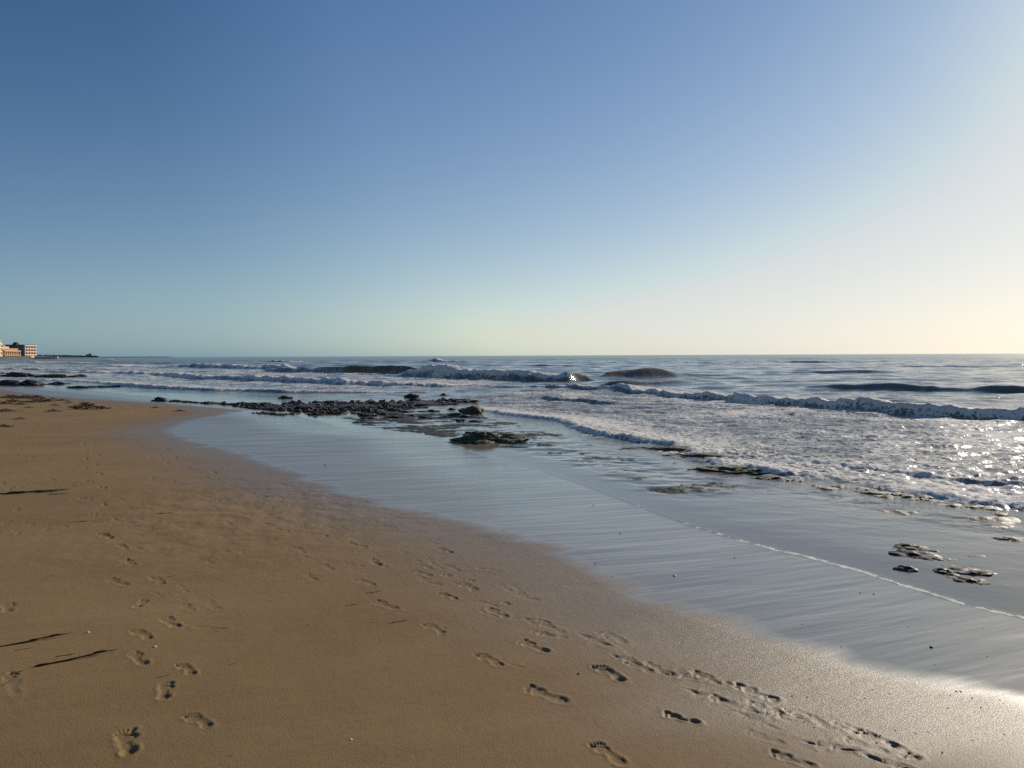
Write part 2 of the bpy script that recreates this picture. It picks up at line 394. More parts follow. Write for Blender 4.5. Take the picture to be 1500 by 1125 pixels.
# wind chop and swell, travelling to shore (towards -Y, slightly +X)
cr = np.random.RandomState(4)
amp = 0.06 + 0.94 * sstep(2.5, 9, ds + 1.5 * sstep(0, .8, rf))
local = np.gradient(G.r)[:, None] * np.ones_like(X)
for i in range(46):
    lam = 0.28 * (1.13 ** i) if i < 40 else 30 * 1.15 ** (i - 40)
    if lam > 42: break
    ang = math.radians(-90 + 14 + cr.normal(0, 24 if lam < 6 else 9)); k = 2 * math.pi / lam
    kx, ky = k * math.cos(ang), k * math.sin(ang)
    a = (0.0125 * lam ** 0.93) if lam < 3 else (0.0125 * 3 ** .93 * (lam / 3) ** 0.40)
    shoal = amp if lam < 1.5 else (0.06 + .94 * sstep(3 + lam, 12 + 2 * lam, ds))
    fade = sstep(2.0, 4.5, lam / local)
    if i % 7 == 0: pe = [perlin(X / (lam * 4) + i * 3.7 + q * 9, Y / (lam * 4), 100 + i + q) for q in range(3)]
    env = 0.65 + 0.7 * pe[i % 3] * (1 if i % 2 else -1)
    ph = X * kx + Y * ky + cr.uniform(0, 6.28) + 1.5 * pe[(i + 1) % 3]
    s = np.sin(ph.astype(np.float32))
    Z += a * 0.75 * shoal * fade * env * (s + 0.22 * s * s)
print('chop', time.time() - T0)
# tiny wavelets in the runnel
Z += 0.0016 * np.clip(fbm(X * 3 + Y, Y * 6.0, 3, 61), -1, 1) * (R < 30) * sstep(0, .6, ds)
rfm = sstep(-.1, .5, rf)
z1 = sstep(-.5, 1.5, f1) * (R < 120)
Z += z1 * (.040 * fbm(X * .9, Y * 1.3, 4, 65) + .020 * billow(X * 2.3, Y * 3.0, 3, 66))
z3 = sstep(-.35, .35, f3 + .5 * fbm(X * .9, Y * 1.2, 3, 69))
Z += z3 * (.050 * fbm(X * 1.4, Y * 1.7, 4, 70) + .024 * billow(X * 3.2, Y * 3.6, 3, 73))
Z += sstep(-1, 5, f2) * (R < 200) * (.09 * fbm(X * .45, Y * .5, 4, 67) + .03 * billow(X * 1.3, Y * 1.5, 3, 68))
Z += rfm * (0.024 * fbm(X * 1.7, Y * 2.6, 4, 63)) * (R < 60)

waves = [
 # name, [(px x, px y of toe, height m, foam 0-1)], steepness front (x height), back (x height), tail of foam m, silt
 ('bore_near', [(684, 598, .05, .7), (720, 605, .10, .9), (760, 611, .12, 1), (810, 617, .12, 1), (835, 628, .14, 1), (880, 640, .16, 1), (930, 648, .14, 1), (975, 655, .11, .9), (1010, 668, .05, .6), (1050, 683, .08, .8), (1090, 693, .15, 1), (1140, 698, .12, .9),
                (1190, 701, .05, .6), (1250, 708, .05, .55), (1310, 722, .08, .9), (1370, 731, .10, .9), (1430, 741, .08, .8), (1500, 749, .11, 1), (1700, 775, .12, 1), (2000, 810, .12, 1)], 1.7, 5.0, 2.0, .25),
 ('bore_second', [(1060, 668, .05, .6), (1180, 676, .05, .6), (1280, 690, .07, .5), (1400, 705, .06, .7), (1500, 716, .09, .6), (1800, 750, .09, .9)], 1.0, 4.0, .9, .1),
 ('bore_main', [(770, 567.5, .05, .5), (815, 569, .18, 1), (860, 571.5, .22, 1), (895, 574, .30, 1), (930, 577, .22, 1), (980, 582, .22, 1), (1020, 585.5, .26, 1), (1060, 588.5, .28, 1), (1110, 592.5, .30, 1), (1170, 596, .30, 1), (1230, 601, .34, 1),
                (1290, 606, .36, 1), (1340, 609, .34, 1), (1400, 612, .32, 1), (1450, 615, .30, 1), (1500, 618, .30, 1), (1700, 632, .3, 1), (2100, 660, .3, 1)], .75, 3.2, 2.6, .15),
 ('breaker', [(575, 552, .15, .4), (600, 552.5, .55, 1), (622, 553.5, .95, 1), (640, 554.5, .92, 1), (665, 555.5, .70, 1), (700, 557, .66, 1), (740, 558.5, .60, 1), (780, 560, .55, 1), (815, 561, .62, .95), (838, 561, .72, .45), (855, 560, .62, .05), (880, 559.5, .18, 0), (910, 558, .0, 0)], .75, 2.6, 4.5, .7),
 ('brown_swell', [(380, 545.5, .30, 0), (430, 546.5, .52, 0), (470, 547.5, .62, 0), (520, 548.3, .74, 0), (570, 548.8, .76, .0), (600, 549.5, .66, .1), (630, 550, .2, .2)], 1.15, 2.2, .8, 1),
 ('hump', [(780, 555.5, .0, 0), (840, 556, .12, 0), (885, 556.5, .34, 0), (920, 556, .56, 0), (960, 555.5, .70, 0), (1000, 554.5, .50, 0), (1040, 553.5, .26, 0), (1100, 552.5, .20, 0), (1180, 552, .16, 0), (1260, 551.5, 0, 0)], 1.8, 3.2, .5, 1),
 ('low_hump', [(868, 565.5, .0, 0), (888, 566, .25, 0), (915, 566, .29, 0), (945, 565, .22, 0), (985, 564, .12, 0), (1040, 562, .0, 0)], 1.5, 3.2, .4, .9),
 ('dark_swell', [(1150, 570.5, .0, 0), (1200, 571.5, .17, 0), (1260, 572.5, .24, 0), (1310, 573.5, .26, 0), (1370, 575, .24, 0), (1420, 576.5, .22, 0), (1470, 578, .32, 0), (1500, 579, .36, 0), (1600, 583, .3, 0), (1900, 592, .25, 0)], 1.5, 3.0, .3, .25),
 ('left_outer', [(150, 537.5, .3, .6), (200, 538, .35, .7), (262, 538.8, .5, .5), (275, 539.2, .85, .35), (300, 539.8, .88, .9), (330, 540.6, .85, 1), (352, 541.3, .6, .6), (380, 542.2, .72, 1), (402, 543, .98, 1), (412, 543.3, .8, .4), (440, 544.2, .6, 0), (470, 545.2, .4, 0), (520, 545, .1, 0)], .8, 2.6, 7, .55),
 ('left_inner', [(60, 546, .25, .7), (130, 547, .3, .8), (180, 548, .3, .9), (230, 550.5, .35, 1), (265, 554.5, .48, 1), (300, 556, .42, .7), (335, 557.5, .45, .25), (370, 559, .52, .9), (410, 560.5, .50, .9), (450, 562.2, .46, .8), (500, 564.5, .38, 1), (560, 566, .33, 1), (620, 567, .28, 1), (660, 567.5, .22, .8), (700, 568, .18, .35), (760, 569, .1, .2)], .8, 2.8, 3.8, .35),
 ('left_shore', [(30, 556.5, .12, .4), (120, 560, .16, .7), (160, 564.5, .22, 1), (200, 568, .26, 1), (245, 570, .22, 1), (300, 572.5, .18, .9), (340, 573.5, .16, .7), (390, 575.5, .22, .35), (430, 576.5, .16, .5), (500, 576, .12, .6), (560, 576, .1, .5), (620, 576, .06, .3)], .9, 3.5, 3.0, .6),
 ('left_far', [(-120, 531, .5, .7), (0, 531.5, .45, .8), (60, 532, .4, .8), (110, 532.5, .35, .7), (150, 533, .3, .3), (200, 533, .2, .2)], .9, 2.8, 8, .2),
 ('left_mid', [(-200, 539, .4, .8), (0, 542, .35, .9), (50, 543, .35, .8), (100, 544, .3, .5), (140, 544.5, .2, .4)], .9, 2.8, 5, .2),
 ('left_near', [(-300, 545, .3, .9), (-60, 548, .3, .9), (0, 548.6, .32, 1), (20, 549, .2, .8), (60, 550, .1, .3)], .9, 2.8, 3, .2),
 ('cap_far', [(620, 530.6, .1, 0), (632, 530.8, .6, 1.5), (645, 531, .5, 1.4), (660, 531, .4, 1.2), (690, 531, .35, .9), (715, 530.5, .1, 0)], 1.2, 3, 5, .1),
 ('cap_left', [(380, 530.5, .2, 0), (395, 531, .5, .9), (410, 531.2, .45, 1.1), (425, 531.2, .5, 1), (440, 531, .3, .6), (470, 530, .1, 0)], 1.2, 3, 5, .1),
 ('cap_edge', [(140, 529, .2, .2), (155, 529.2, .9, .7), (168, 529.2, .7, .6), (185, 529, .1, 0)], 1.2, 3, 5, .1),
 ('far_roll_a', [(960, 533, 0, 0), (1010, 534, 0.25, 0), (1060, 533.5, 0.22, 0), (1120, 533, 0, 0)], 2.5, 4, .3, .1),
 ('far_roll_b', [(1060, 531.5, 0, 0), (1140, 532.5, 0.30, 0), (1230, 532.5, 0.30, 0), (1330, 531, .1, 0)], 2.5, 4, .3, .1),
 ('far_roll_c', [(1250, 538.5, 0, 0), (1330, 539.5, 0.22, 0), (1420, 539.5, 0.22, 0), (1500, 539, 0.19, 0), (1700, 538, 0, 0)], 2.5, 4, .3, .1),
 ('far_roll_d', [(690, 537.5, 0, 0), (760, 538.5, 0.19, 0), (820, 539, 0.22, 0), (880, 539, .0, 0)], 2.5, 4, .3, .2),
 ('far_roll_e', [(1080, 547.5, 0, 0), (1150, 549, .3, 0), (1250, 549.5, .34, 0), (1330, 549, .15, 0), (1400, 548, 0, 0)], 2.5, 4, .3, .1),
 ('inner_ripple', [(760, 583, 0, 0), (800, 585.5, .10, 0), (840, 589, .11, 0), (880, 592, .09, 0), (930, 594, .0, 0)], 1.6, 5, .2, .1),
]
for wi, (nm, pts, sf, sb, tail, sl) in enumerate(waves):
    P = []
    for (x, y, a, f) in pts:
        q = px(x, y); P.append((q[0], q[1], a * (.62 if nm in ('bore_near', 'bore_second') else .66 if nm.startswith('left') else .85 if nm.startswith('bore') else 1.0), f))
    if nm.startswith('left'): sf *= 2.2
    P = smooth(P, 3)
    amax = P[:, 2].max()
    mar = max(6 * amax * sb, tail * 2.5, 1.0)
    box = (X > P[:, 0].min() - mar) & (X < P[:, 0].max() + mar) & (Y > P[:, 1].min() - 2 * amax - .5) & (Y < P[:, 1].max() + mar)
    ii = np.nonzero(box.reshape(-1))[0]
    if not len(ii): continue
    x = X.reshape(-1)[ii]; y = Y.reshape(-1)[ii]; rloc = R.reshape(-1)[ii]
    d, sd, par = polyline(x, y, P)
    A = np.interp(par, np.arange(len(P)), P[:, 2]); Fm = np.clip(np.interp(par, np.arange(len(P)), P[:, 3]), 0, 1)
    endf = np.where((par < 1e-6) | (par > len(P) - 1 - 1e-6), 1 - sstep(0, 1.5 * amax + .3, d), 1.0)
    s = d * sd
    sc = max(amax, .12)
    wob = fbm(x / (sc * 4), y / (sc * 4), 3, 200 + wi) * sc * .55 * (.3 + .7 * Fm) + fbm(x / (sc * .8), y / (sc * .8), 2, 220 + wi) * sc * .30 * Fm
    s = s + wob
    A = A * (1 + .35 * Fm * fbm(x / (sc * 2.5), y / (sc * 2.5), 3, 240 + wi))
    wf = sf * sc
    wb = np.where(s > wf, sb * sc, wf)
    crest = np.where(s < wf, sstep(0, 1, np.clip(s / wf, 0, 1)) ** (0.8 - 0.25 * Fm), 1 / (1 + ((s - wf) / wb) ** 2) ** 1.3)
    lift = A * crest * endf
    win = sstep(-.05 * sc, .25 * sc, s) * np.exp(-(np.clip(s - wf, 0, None) / (tail * (0.9 + .6 * fbm(x / 1.2, y / 2.0, 3, 260 + wi)) + 1e-3)) ** 1.6) * endf
    tb = billow(x / (sc * .85), y / (sc * .85), 4, 300 + wi)
    tl = fbm(x / (sc * 2.6), y / (sc * 1.6), 4, 330 + wi)
    lift = lift + Fm * win * (.5 * A + .2 * min(sc, .3)) * (.10 * tb + .50 * tl + .04) * np.clip(.3 + .7 * crest, 0, 1)
    Z.reshape(-1)[ii] += lift
    face = sstep(0, .8, s / wf)
    fo = Fm * win * ((.62 if nm == 'bore_near' else .40 if nm.startswith('left') else .14) + (.45 if nm == 'bore_near' else .86) * sstep(.25, .85, face) + .22 * tb + .55 * tl)
    foam.reshape(-1)[ii] = np.maximum(foam.reshape(-1)[ii], fo)
    silt_glow.reshape(-1)[ii] = np.maximum(silt_glow.reshape(-1)[ii], sl * sstep(.12, .6, crest) * sstep(0, .5 * amax, A) * endf * (1 - .7 * Fm))
print('waves', time.time() - T0)
# residual foam lying on the water
lace = fbm(X * .55, Y * .9, 4, 71); lace2 = fbm(X * .16 + 3, Y * .3, 3, 72)
base = (.31 + .10 * sstep(4, 12, X)) * sstep(-.3, 2.0, f1) * (1 + 1.1 * lace2) + .30 * sstep(-.5, 5.0, f2) * (1 + 1.0 * lace2)
base += .12 * sstep(6, 14, ds) * (1 - sstep(40, 100, ds))
base += .34 * z3 * (1 + 1.3 * fbm(X * 1.3, Y * 1.6, 4, 74))
base += .16 * rfm * sstep(.0, .5, lace)
rest = base * (1 + 1.5 * lace)
foam = np.maximum(foam, np.clip(rest, 0, .85))
# meniscus of the swash: a low lip of bubbles along the edge
edge = ds + .03 * fbm(X * 2.2, Y * 2.2, 3, 81)
rightish = sstep(-.5, 2.2, X) * (R < 14)
lip = np.exp(-((edge + .012) / .026) ** 2) * rightish * np.clip(.75 + .9 * fbm(X * 1.7, Y * 1.7, 3, 83), 0, 1)
Z += lip * .0015
foam = np.maximum(foam, lip * (.35 + .75 * sstep(1.2, 3.0, X)) * (1 + .3 * fbm(X * 6, Y * 6, 2, 82)))
Z = Z * sstep(-.02, .7, ds) + .0016 * (1 - sstep(-.02, .7, ds))
ground_under = -0.028 * np.clip(ds, 0, 110)
Z = np.where(ds < 0, np.minimum(Z * .3 + .0010, .0016), Z)
Z = np.maximum(Z, np.where(ds > 0, ground_under + .003, -9))
Z -= (R / 6371000.0) * R * .5 * (R > 3000)
reefp = rfm * sstep(-.06, .22, fbm(X * .55, Y * 1.5, 5, 91) + .10)
left_reef = sstep(0, 1.5, ds) * (1 - sstep(6, 12, ds)) * sstep(3, 9, -X) * sstep(-.1, .2, fbm(X * .4, Y * .25, 4, 92))
reefp = np.maximum(reefp, left_reef * .8)
def th_of(x): q = px(x, 640); return math.atan2(q[0], q[1])
TH = np.broadcast_to(G.th[None], X.shape)
SB = .016 * sstep(th_of(1100), th_of(1180), TH) + .012 * (1 - sstep(th_of(740), th_of(830), TH))
sh_n = billow(X * .9 + 2, Y * 1.3, 4, 401); sh_b = fbm(X * .35, Y * .8, 3, 402)
SHELF = -.006 + SB + .030 * sh_n + .060 * sh_b + .018 * fbm(X * 7, Y * 7, 3, 403) - .05 * (1 - sstep(-.05, .5, rf))
SHELVES = []
for (xa, xb, lb) in ((470, 795, 'dark rippled reef shelf just awash between the black reef and the mossy rock'), (795, 1120, 'broken green and brown reef shelf awash in the shallows under the curling foam'), (1120, 1600, 'brown speckled reef shelf in the shallows before the broken foam at right')):
    kp = (rf > -.12) & (TH >= th_of(xa)) & (TH < th_of(xb)) & (R < 60)
    SHELVES.append((G.mesh('reef_shelf', SHELF, keep=kp), lb))
deep = sstep(0, 1, ds / 45)
sea = G.mesh('sea_water', Z, keep=(ds > -.16), attrs={'foam': foam, 'silt_glow': silt_glow, 'reef': reefp, 'deep': deep, 'far': sstep(8, 400, R), 'churn': np.maximum(z1, z3), 'chop': sstep(.1, 5, ds)})
sea['kind'] = 'structure'
print('sea mesh', time.time() - T0)

m, nt, bs, out = new_mat('sea_water')
fo, si, re, de, fa, ch = (attr(nt, n) for n in ('foam', 'silt_glow', 'reef', 'deep', 'far', 'chop'))
p = coords(nt)
c = mixc(nt, de, (.215, .190, .155), (.145, .155, .140))
c = mixc(nt, math_n(nt, 'MULTIPLY', re, .9), c, (.022, .022, .010))
c = mixc(nt, si, c, (.17, .112, .044))  # sediment brown that also paints backlight glowing through the crests
n1 = tex(nt, p, 9, 5, .62, .5); n2 = tex(nt, p, 34, 4, .6, .3); n3 = tex(nt, coords(nt, (1, .7, 1), .2), 1.5, 5, .62, .9)
vor = N(nt, 'ShaderNodeTexVoronoi', feature='DISTANCE_TO_EDGE'); vor.inputs['Scale'].default_value = 5.5
wv = N(nt, 'ShaderNodeVectorMath', operation='ADD'); nz = N(nt, 'ShaderNodeTexNoise'); nz.inputs['Scale'].default_value = 4.0; nz.inputs['Detail'].default_value = 3
nt.links.new(p, nz.inputs['Vector']); sc_ = N(nt, 'ShaderNodeVectorMath', operation='SCALE'); sc_.inputs['Scale'].default_value = .35
nt.links.new(nz.outputs['Color'], sc_.inputs[0]); nt.links.new(p, wv.inputs[0]); nt.links.new(sc_.outputs[0], wv.inputs[1]); nt.links.new(wv.outputs[0], vor.inputs['Vector'])
cell = mapr(nt, vor.outputs['Distance'], 0, .22, 1, 0)
lacef = math_n(nt, 'ADD', math_n(nt, 'MULTIPLY', cell, .30), math_n(nt, 'ADD', math_n(nt, 'MULTIPLY', n1, .45), math_n(nt, 'MULTIPLY', n3, .75)))
fmask = math_n(nt, 'MULTIPLY', mapr(nt, math_n(nt, 'ADD', fo, math_n(nt, 'MULTIPLY', math_n(nt, 'SUBTRACT', lacef, .78), 1.3)), .28, .60), mapr(nt, fo, .02, .2))
setin(nt, bs, 'Base Color', c)
setin(nt, bs, 'Roughness', math_n(nt, 'ADD', mapr(nt, fa, 0, 1, .06, .24), math_n(nt, 'MULTIPLY', attr(nt, 'churn'), .20))); bs.inputs['IOR'].default_value = 1.333
rip = math_n(nt, 'ADD', tex(nt, coords(nt, (1, 1.6, 1), .25), 14, 3, .55), math_n(nt, 'MULTIPLY', tex(nt, coords(nt, (1, 1.5, 1), -.3), 5, 2, .5), 1.6))
rs = math_n(nt, 'ADD', mapr(nt, ch, 0, 1, .05, .5), mapr(nt, fa, .0, .5, 0, .4))
setin(nt, bs, 'Normal', bump(nt, rip, rs, .02))
fb = N(nt, 'ShaderNodeBsdfPrincipled'); fb.inputs['Roughness'].default_value = .75; fb.inputs['Specular IOR Level'].default_value = .3
setin(nt, fb, 'Base Color', mixc(nt, n1, (.74, .69, .60), (.93, .88, .79)))
setin(nt, fb, 'Normal', bump(nt, math_n(nt, 'ADD', n1, math_n(nt, 'MULTIPLY', n2, .5)), .5, .04))
tr = N(nt, 'ShaderNodeBsdfTranslucent'); tr.inputs['Color'].default_value = (.8, .78, .74, 1)
mx0 = N(nt, 'ShaderNodeMixShader'); mx0.inputs[0].default_value = .14; nt.links.new(fb.outputs[0], mx0.inputs[1]); nt.links.new(tr.outputs[0], mx0.inputs[2])
mx = N(nt, 'ShaderNodeMixShader'); nt.links.new(fmask, mx.inputs[0]); nt.links.new(bs.outputs[0], mx.inputs[1]); nt.links.new(mx0.outputs[0], mx.inputs[2])
nt.links.new(mx.outputs[0], out.inputs[0])
sea.data.materials.append(m)
del G, X, Y, R, Z, foam, silt_glow, ds, base, rest, lace, lace2

#@@OBJECTS
# ------------------------------------------------------------------ objects
def tag(o, label=None, cat=None, group=None):
    if label: o['label'] = label
    if cat: o['category'] = cat
    if group: o['group'] = group
    return o

def mesh_obj(name, me, mat=None, parent=None):
    o = bpy.data.objects.new(name, me); col.objects.link(o)
    if mat and not me.materials: me.materials.append(mat)
    if parent: o.parent = parent
    return o

def empty(name, loc, rz=0):
    o = bpy.data.objects.new(name, None); o.location = loc; o.rotation_euler.z = rz; col.objects.link(o); o.empty_display_size = .2
    return o

def copy_at(src, loc, rz, sc):
    o = src.copy(); col.objects.link(o); o.location = loc; o.rotation_euler = (0, 0, rz); o.scale = sc
    return o

def rock_mesh(name, seed, sub=4, rough=.35, f=1.3, flat=.25, lobes=()):
    bm = bmesh.new(); bmesh.ops.create_icosphere(bm, subdivisions=sub, radius=.5)
    off = Vector((seed * 7.3, seed * 3.1, seed * 1.7))
    for v in bm.verts:
        p = v.co.copy(); n = p.normalized()
        d = mnoise.fractal(p * f * 2 + off, 1.0, 2.0, 4) * rough * .5
        d += (mnoise.cell(p * 6 + off) - .5) * rough * .10
        d += mnoise.noise(p * 11 + off) * rough * .14 + mnoise.noise(p * 24 + off) * rough * .07
        v.co = p + n * d
        for (lx, ly, w, h) in lobes:
            v.co.z += h * math.exp(-((v.co.x - lx) ** 2 + (v.co.y - ly) ** 2) / w ** 2) * (1 if v.co.z > 0 else 0)
        if v.co.z < -flat: v.co.z = -flat - .02 * mnoise.noise(p * 5)
        v.co.z += flat
    me = bpy.data.meshes.new(name); bm.to_mesh(me); bm.free(); me.shade_smooth()
    return me

# dark seaweed-coated rock
m, nt, bs, out = new_mat('dark_wet_rock')
p = coords(nt, obj=True); pw = coords(nt)
a = tex(nt, pw, 7, 5, .65); b = tex(nt, pw, 30, 4, .6); g = tex(nt, pw, 3, 3, .5)
c = mixc(nt, mapr(nt, a, .35, .65), (.008, .007, .006), (.034, .026, .017)); c = mixc(nt, mapr(nt, g, .5, .68, 0, .7), c, (.05, .032, .015)); c = mixc(nt, mapr(nt, b, .62, .75, 0, .6), c, (.075, .062, .048))
setin(nt, bs, 'Base Color', c); setin(nt, bs, 'Roughness', mapr(nt, b, .3, .7, .35, .8))
setin(nt, bs, 'Normal', bump(nt, math_n(nt, 'ADD', a, b), .9, .03)); M_ROCK = m
# green algae on rock
m, nt, bs, out = new_mat('algae_rock')
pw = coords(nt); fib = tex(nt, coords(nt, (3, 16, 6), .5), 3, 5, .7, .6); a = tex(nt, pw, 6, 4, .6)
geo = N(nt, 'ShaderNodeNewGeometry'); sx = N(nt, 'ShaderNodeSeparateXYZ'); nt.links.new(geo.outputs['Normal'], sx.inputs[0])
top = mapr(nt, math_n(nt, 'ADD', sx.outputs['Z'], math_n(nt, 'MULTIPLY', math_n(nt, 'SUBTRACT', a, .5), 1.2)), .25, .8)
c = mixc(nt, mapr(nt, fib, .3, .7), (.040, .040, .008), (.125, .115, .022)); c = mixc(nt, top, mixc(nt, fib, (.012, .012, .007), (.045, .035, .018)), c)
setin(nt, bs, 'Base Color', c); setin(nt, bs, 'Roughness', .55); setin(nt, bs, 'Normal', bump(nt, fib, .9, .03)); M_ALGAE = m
m, nt, bs, out = new_mat('shelf_weed')
pw = coords(nt); a = tex(nt, coords(nt, (1, 2.2, 1), .2), 5, 5, .65); b = tex(nt, pw, 1.3, 3, .5)
c = mixc(nt, mapr(nt, a, .35, .65), (.010, .009, .006), (.045, .036, .020)); c = mixc(nt, math_n(nt, 'MULTIPLY', mapr(nt, b, .48, .62), mapr(nt, a, .4, .6)), c, (.06, .065, .014))
setin(nt, bs, 'Base Color', c); bs.inputs['Roughness'].default_value = .6; setin(nt, bs, 'Normal', bump(nt, a, .9, .03)); M_SHELF = m
# half submerged mud-brown weedy stone near the runnel
m, nt, bs, out = new_mat('wet_ledge')
pw = coords(nt); a = tex(nt, pw, 16, 5, .65); b = tex(nt, pw, 60, 3, .6)
c = mixc(nt, mapr(nt, a, .35, .65), (.016, .014, .012), (.06, .048, .036))
setin(nt, bs, 'Base Color', c); setin(nt, bs, 'Roughness', mapr(nt, a, .3, .7, .45, .8)); bs.inputs['Specular IOR Level'].default_value = .25; setin(nt, bs, 'Normal', bump(nt, math_n(nt, 'ADD', a, b), .5, .008)); M_LEDGE = m

SHL = [tag(o_, lb_, 'reef') for o_, lb_ in SHELVES]
for o_ in SHL: o_.data.materials.append(M_SHELF)
RK = [rock_mesh('reef_rock', 3 + i, 3, .75, 1.5, .2) for i in range(9)]
for me in RK: me.materials.append(M_ROCK)
AL = [rock_mesh('algae_rock', 40 + i, 4, .5, 1.1, .2) for i in range(4)]
for me in AL: me.materials.append(M_ALGAE)
LG = [rock_mesh('ledge_rock', 60 + i, 4, .38, 1.1, .12) for i in range(5)]
for me in LG: me.materials.append(M_LEDGE)

def put_rock(name, mes, x, y, wpx, hpx, label, cat='rock', group=None, depth=None, z=-.03, rz=None, r=rnd):
    gx, gy = px(x, y, 0.0); dist = math.hypot(gx, gy); s = dist / FPX * 1.1
    o = mesh_obj(name, r.choice(mes) if isinstance(mes, list) else mes)
    w_ = wpx * s; h_ = hpx * s * 1.45
    o.location = (gx, gy + (depth or w_ * .7) * .4, z); o.scale = (w_, depth or w_ * .7, h_ + .05)
    o.rotation_euler.z = rz if rz is not None else r.uniform(-.35, .35)
    return tag(o, label, cat, group)

rr_ = random.Random(21)
cx_ = [300, 340, 360, 400, 440, 480, 520, 560, 600, 640, 690]; cy_ = [592.5, 594, 595.5, 597, 597, 598, 599, 597, 593.5, 590.5, 588.5]; th_ = [2, 4, 6, 10, 14, 18, 19, 16, 12, 8, 5]
for i in range(230):
    x = rr_.triangular(300, 690, 490) if i > 60 else rr_.uniform(290, 690)
    y = np.interp(x, cx_, cy_) + rr_.uniform(-.5, .5) * np.interp(x, cx_, th_)
    w_ = rr_.choice([7, 9, 11, 15, 22]) * rr_.uniform(.7, 1.2)
    put_rock('reef_rock', RK, x, y, w_, rr_.uniform(1.2, 3.6), 'small dark wet rock in the rubble of the long black reef', group='rubble rocks of the long black reef', r=rr_)
for i in range(22):
    x = rr_.uniform(366, 500); y = 610 - 3.0 * rr_.random() + (x > 440) * -1.5
    put_rock('reef_rock', RK, x, y, rr_.uniform(8, 18), rr_.uniform(1.2, 3), 'low dark stone in the short outlying row before the black reef', group='outlying stones before the black reef', r=rr_)
for i in range(34):
    x = rr_.uniform(525, 705); y = rr_.uniform(598, 619)
    put_rock('reef_rock', RK, x, y, rr_.uniform(9, 26), rr_.uniform(.8, 2.6), 'half drowned dark stone in the rippled shallows beyond the green mossy rock', group='half drowned stones in the shallows', r=rr_)
for i in range(9):
    x = rr_.uniform(248, 305); y = 590 + (x - 248) * .05 + rr_.uniform(-.6, .6)
    put_rock('reef_rock', RK, x, y, rr_.uniform(8, 14), rr_.uniform(1, 2), 'small dark stone in the thin trail between sand and black reef', group='stones trailing off the reef', r=rr_, z=0)
for (x, y, w_, h_, lb) in [(420, 599, 90, 3.0, 'long low dark slab at the left half of the black reef'), (520, 600, 110, 4.0, 'broadest dark slab in the middle of the black reef'), (600, 594, 100, 3.0, 'low brown slab at the seaward right half of the black reef'), (665, 590, 60, 2.0, 'thin dark slab at the seaward tip of the black reef'), (345, 595, 80, 1.6, 'thin dark slab where the black reef meets the sand')]:
    put_rock('reef_slab', RK, x, y, w_, h_, lb, depth=2.4, z=-.04, rz=.05)
put_rock('reef_rock', RK[2], 232, 590.5, 17, 4.2, 'lone black stone on the sand at the landward tip of the reef', z=.03)
put_rock('reef_rock', RK[4], 415, 584, 16, 3.2, 'small black rock standing alone in the water just behind the black reef')
put_rock('reef_rock', RK[6], 650, 580, 9, 3, 'tiny black rock in the surf behind the seaward end of the reef')
put_rock('reef_rock', RK[1], 541, 610, 26, 3.5, 'low rounded dark rock awash beside the end of the outlying stones')
put_rock('reef_rock', RK[5], 602, 583, 20, 5, 'pointed dark rock slab with spray breaking behind it on the reef')
for (x, y, w_, h_, lb) in [(20, 552, 44, 4.5, 'long dark ledge awash near the left picture edge, seaward of two'), (72, 553.5, 44, 4, 'dark green topped ledge awash in the far left shallows'), (104, 553, 28, 3, 'thin green tail end of the far left ledge'),
                           (10, 565.5, 34, 6, 'broad black rock bank by the far wet sand at the left edge'), (38, 565, 26, 5.5, 'brownish black rock bank joined beside the left edge bank'), (78, 563.5, 24, 3, 'flat dark rock awash between the two far left ledges'),
                           (120, 568.3, 50, 2.2, 'long thin black ledge under the white surf on the far left'), (155, 567.5, 30, 2.4, 'short thin black ledge end meeting the white surf on the left')]:
    put_rock('ledge_rock', AL if 'green' in lb else RK, x, y, w_, h_, lb, depth=1.2, z=-.05)

# the mossy rock, its neighbours and the weedy ledges under the shore break
mossy = rock_mesh('mossy_rock', 5, 6, .34, 1.5, .15, lobes=((-.22, 0, .25, .16), (.28, 0, .2, .03), (.06, -.1, .12, -.1))); mossy.materials.append(M_ALGAE)
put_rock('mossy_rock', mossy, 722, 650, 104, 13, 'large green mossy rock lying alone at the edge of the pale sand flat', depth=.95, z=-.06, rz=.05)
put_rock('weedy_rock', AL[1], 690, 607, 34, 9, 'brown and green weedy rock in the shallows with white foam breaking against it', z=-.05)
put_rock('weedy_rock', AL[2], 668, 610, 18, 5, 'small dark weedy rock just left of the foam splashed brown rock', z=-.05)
for (x, y, w_, h_, lb) in [(985, 662, 120, 5.0, 'long thin bright green ledge just in front of the broken foam'), (1030, 673, 95, 6, 'dark ledge with green rim beneath the foam, middle of three weedy ledges'), (1098, 695, 110, 8, 'bushy green weedy ledge with foam pouring over its seaward side'),
                           (918, 662, 46, 2, 'little green weed patch awash on the smooth shallows'), (988, 684, 26, 2, 'small bright green weed tuft standing in shallow water below the ledges'), (870, 646, 70, 1.8, 'brown flat ledge just awash below the curling foam edge')]:
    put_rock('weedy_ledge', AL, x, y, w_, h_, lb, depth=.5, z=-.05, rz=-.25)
for k_ in range(16):
    x = 1120 + k_ * 23 + rnd.uniform(-8, 8); y = np.interp(x, [1120, 1240, 1320, 1400, 1500], [704, 718, 731, 744, 759]) + rnd.uniform(-3, 4)
    put_rock('weedy_ledge', AL, x, y, rnd.uniform(22, 60), rnd.uniform(1.6, 3.6), 'small dark weedy ledge at the foot of the broken foam on the right', group='weedy ledges below the broken foam', depth=.3, z=-.04, rz=-.3)
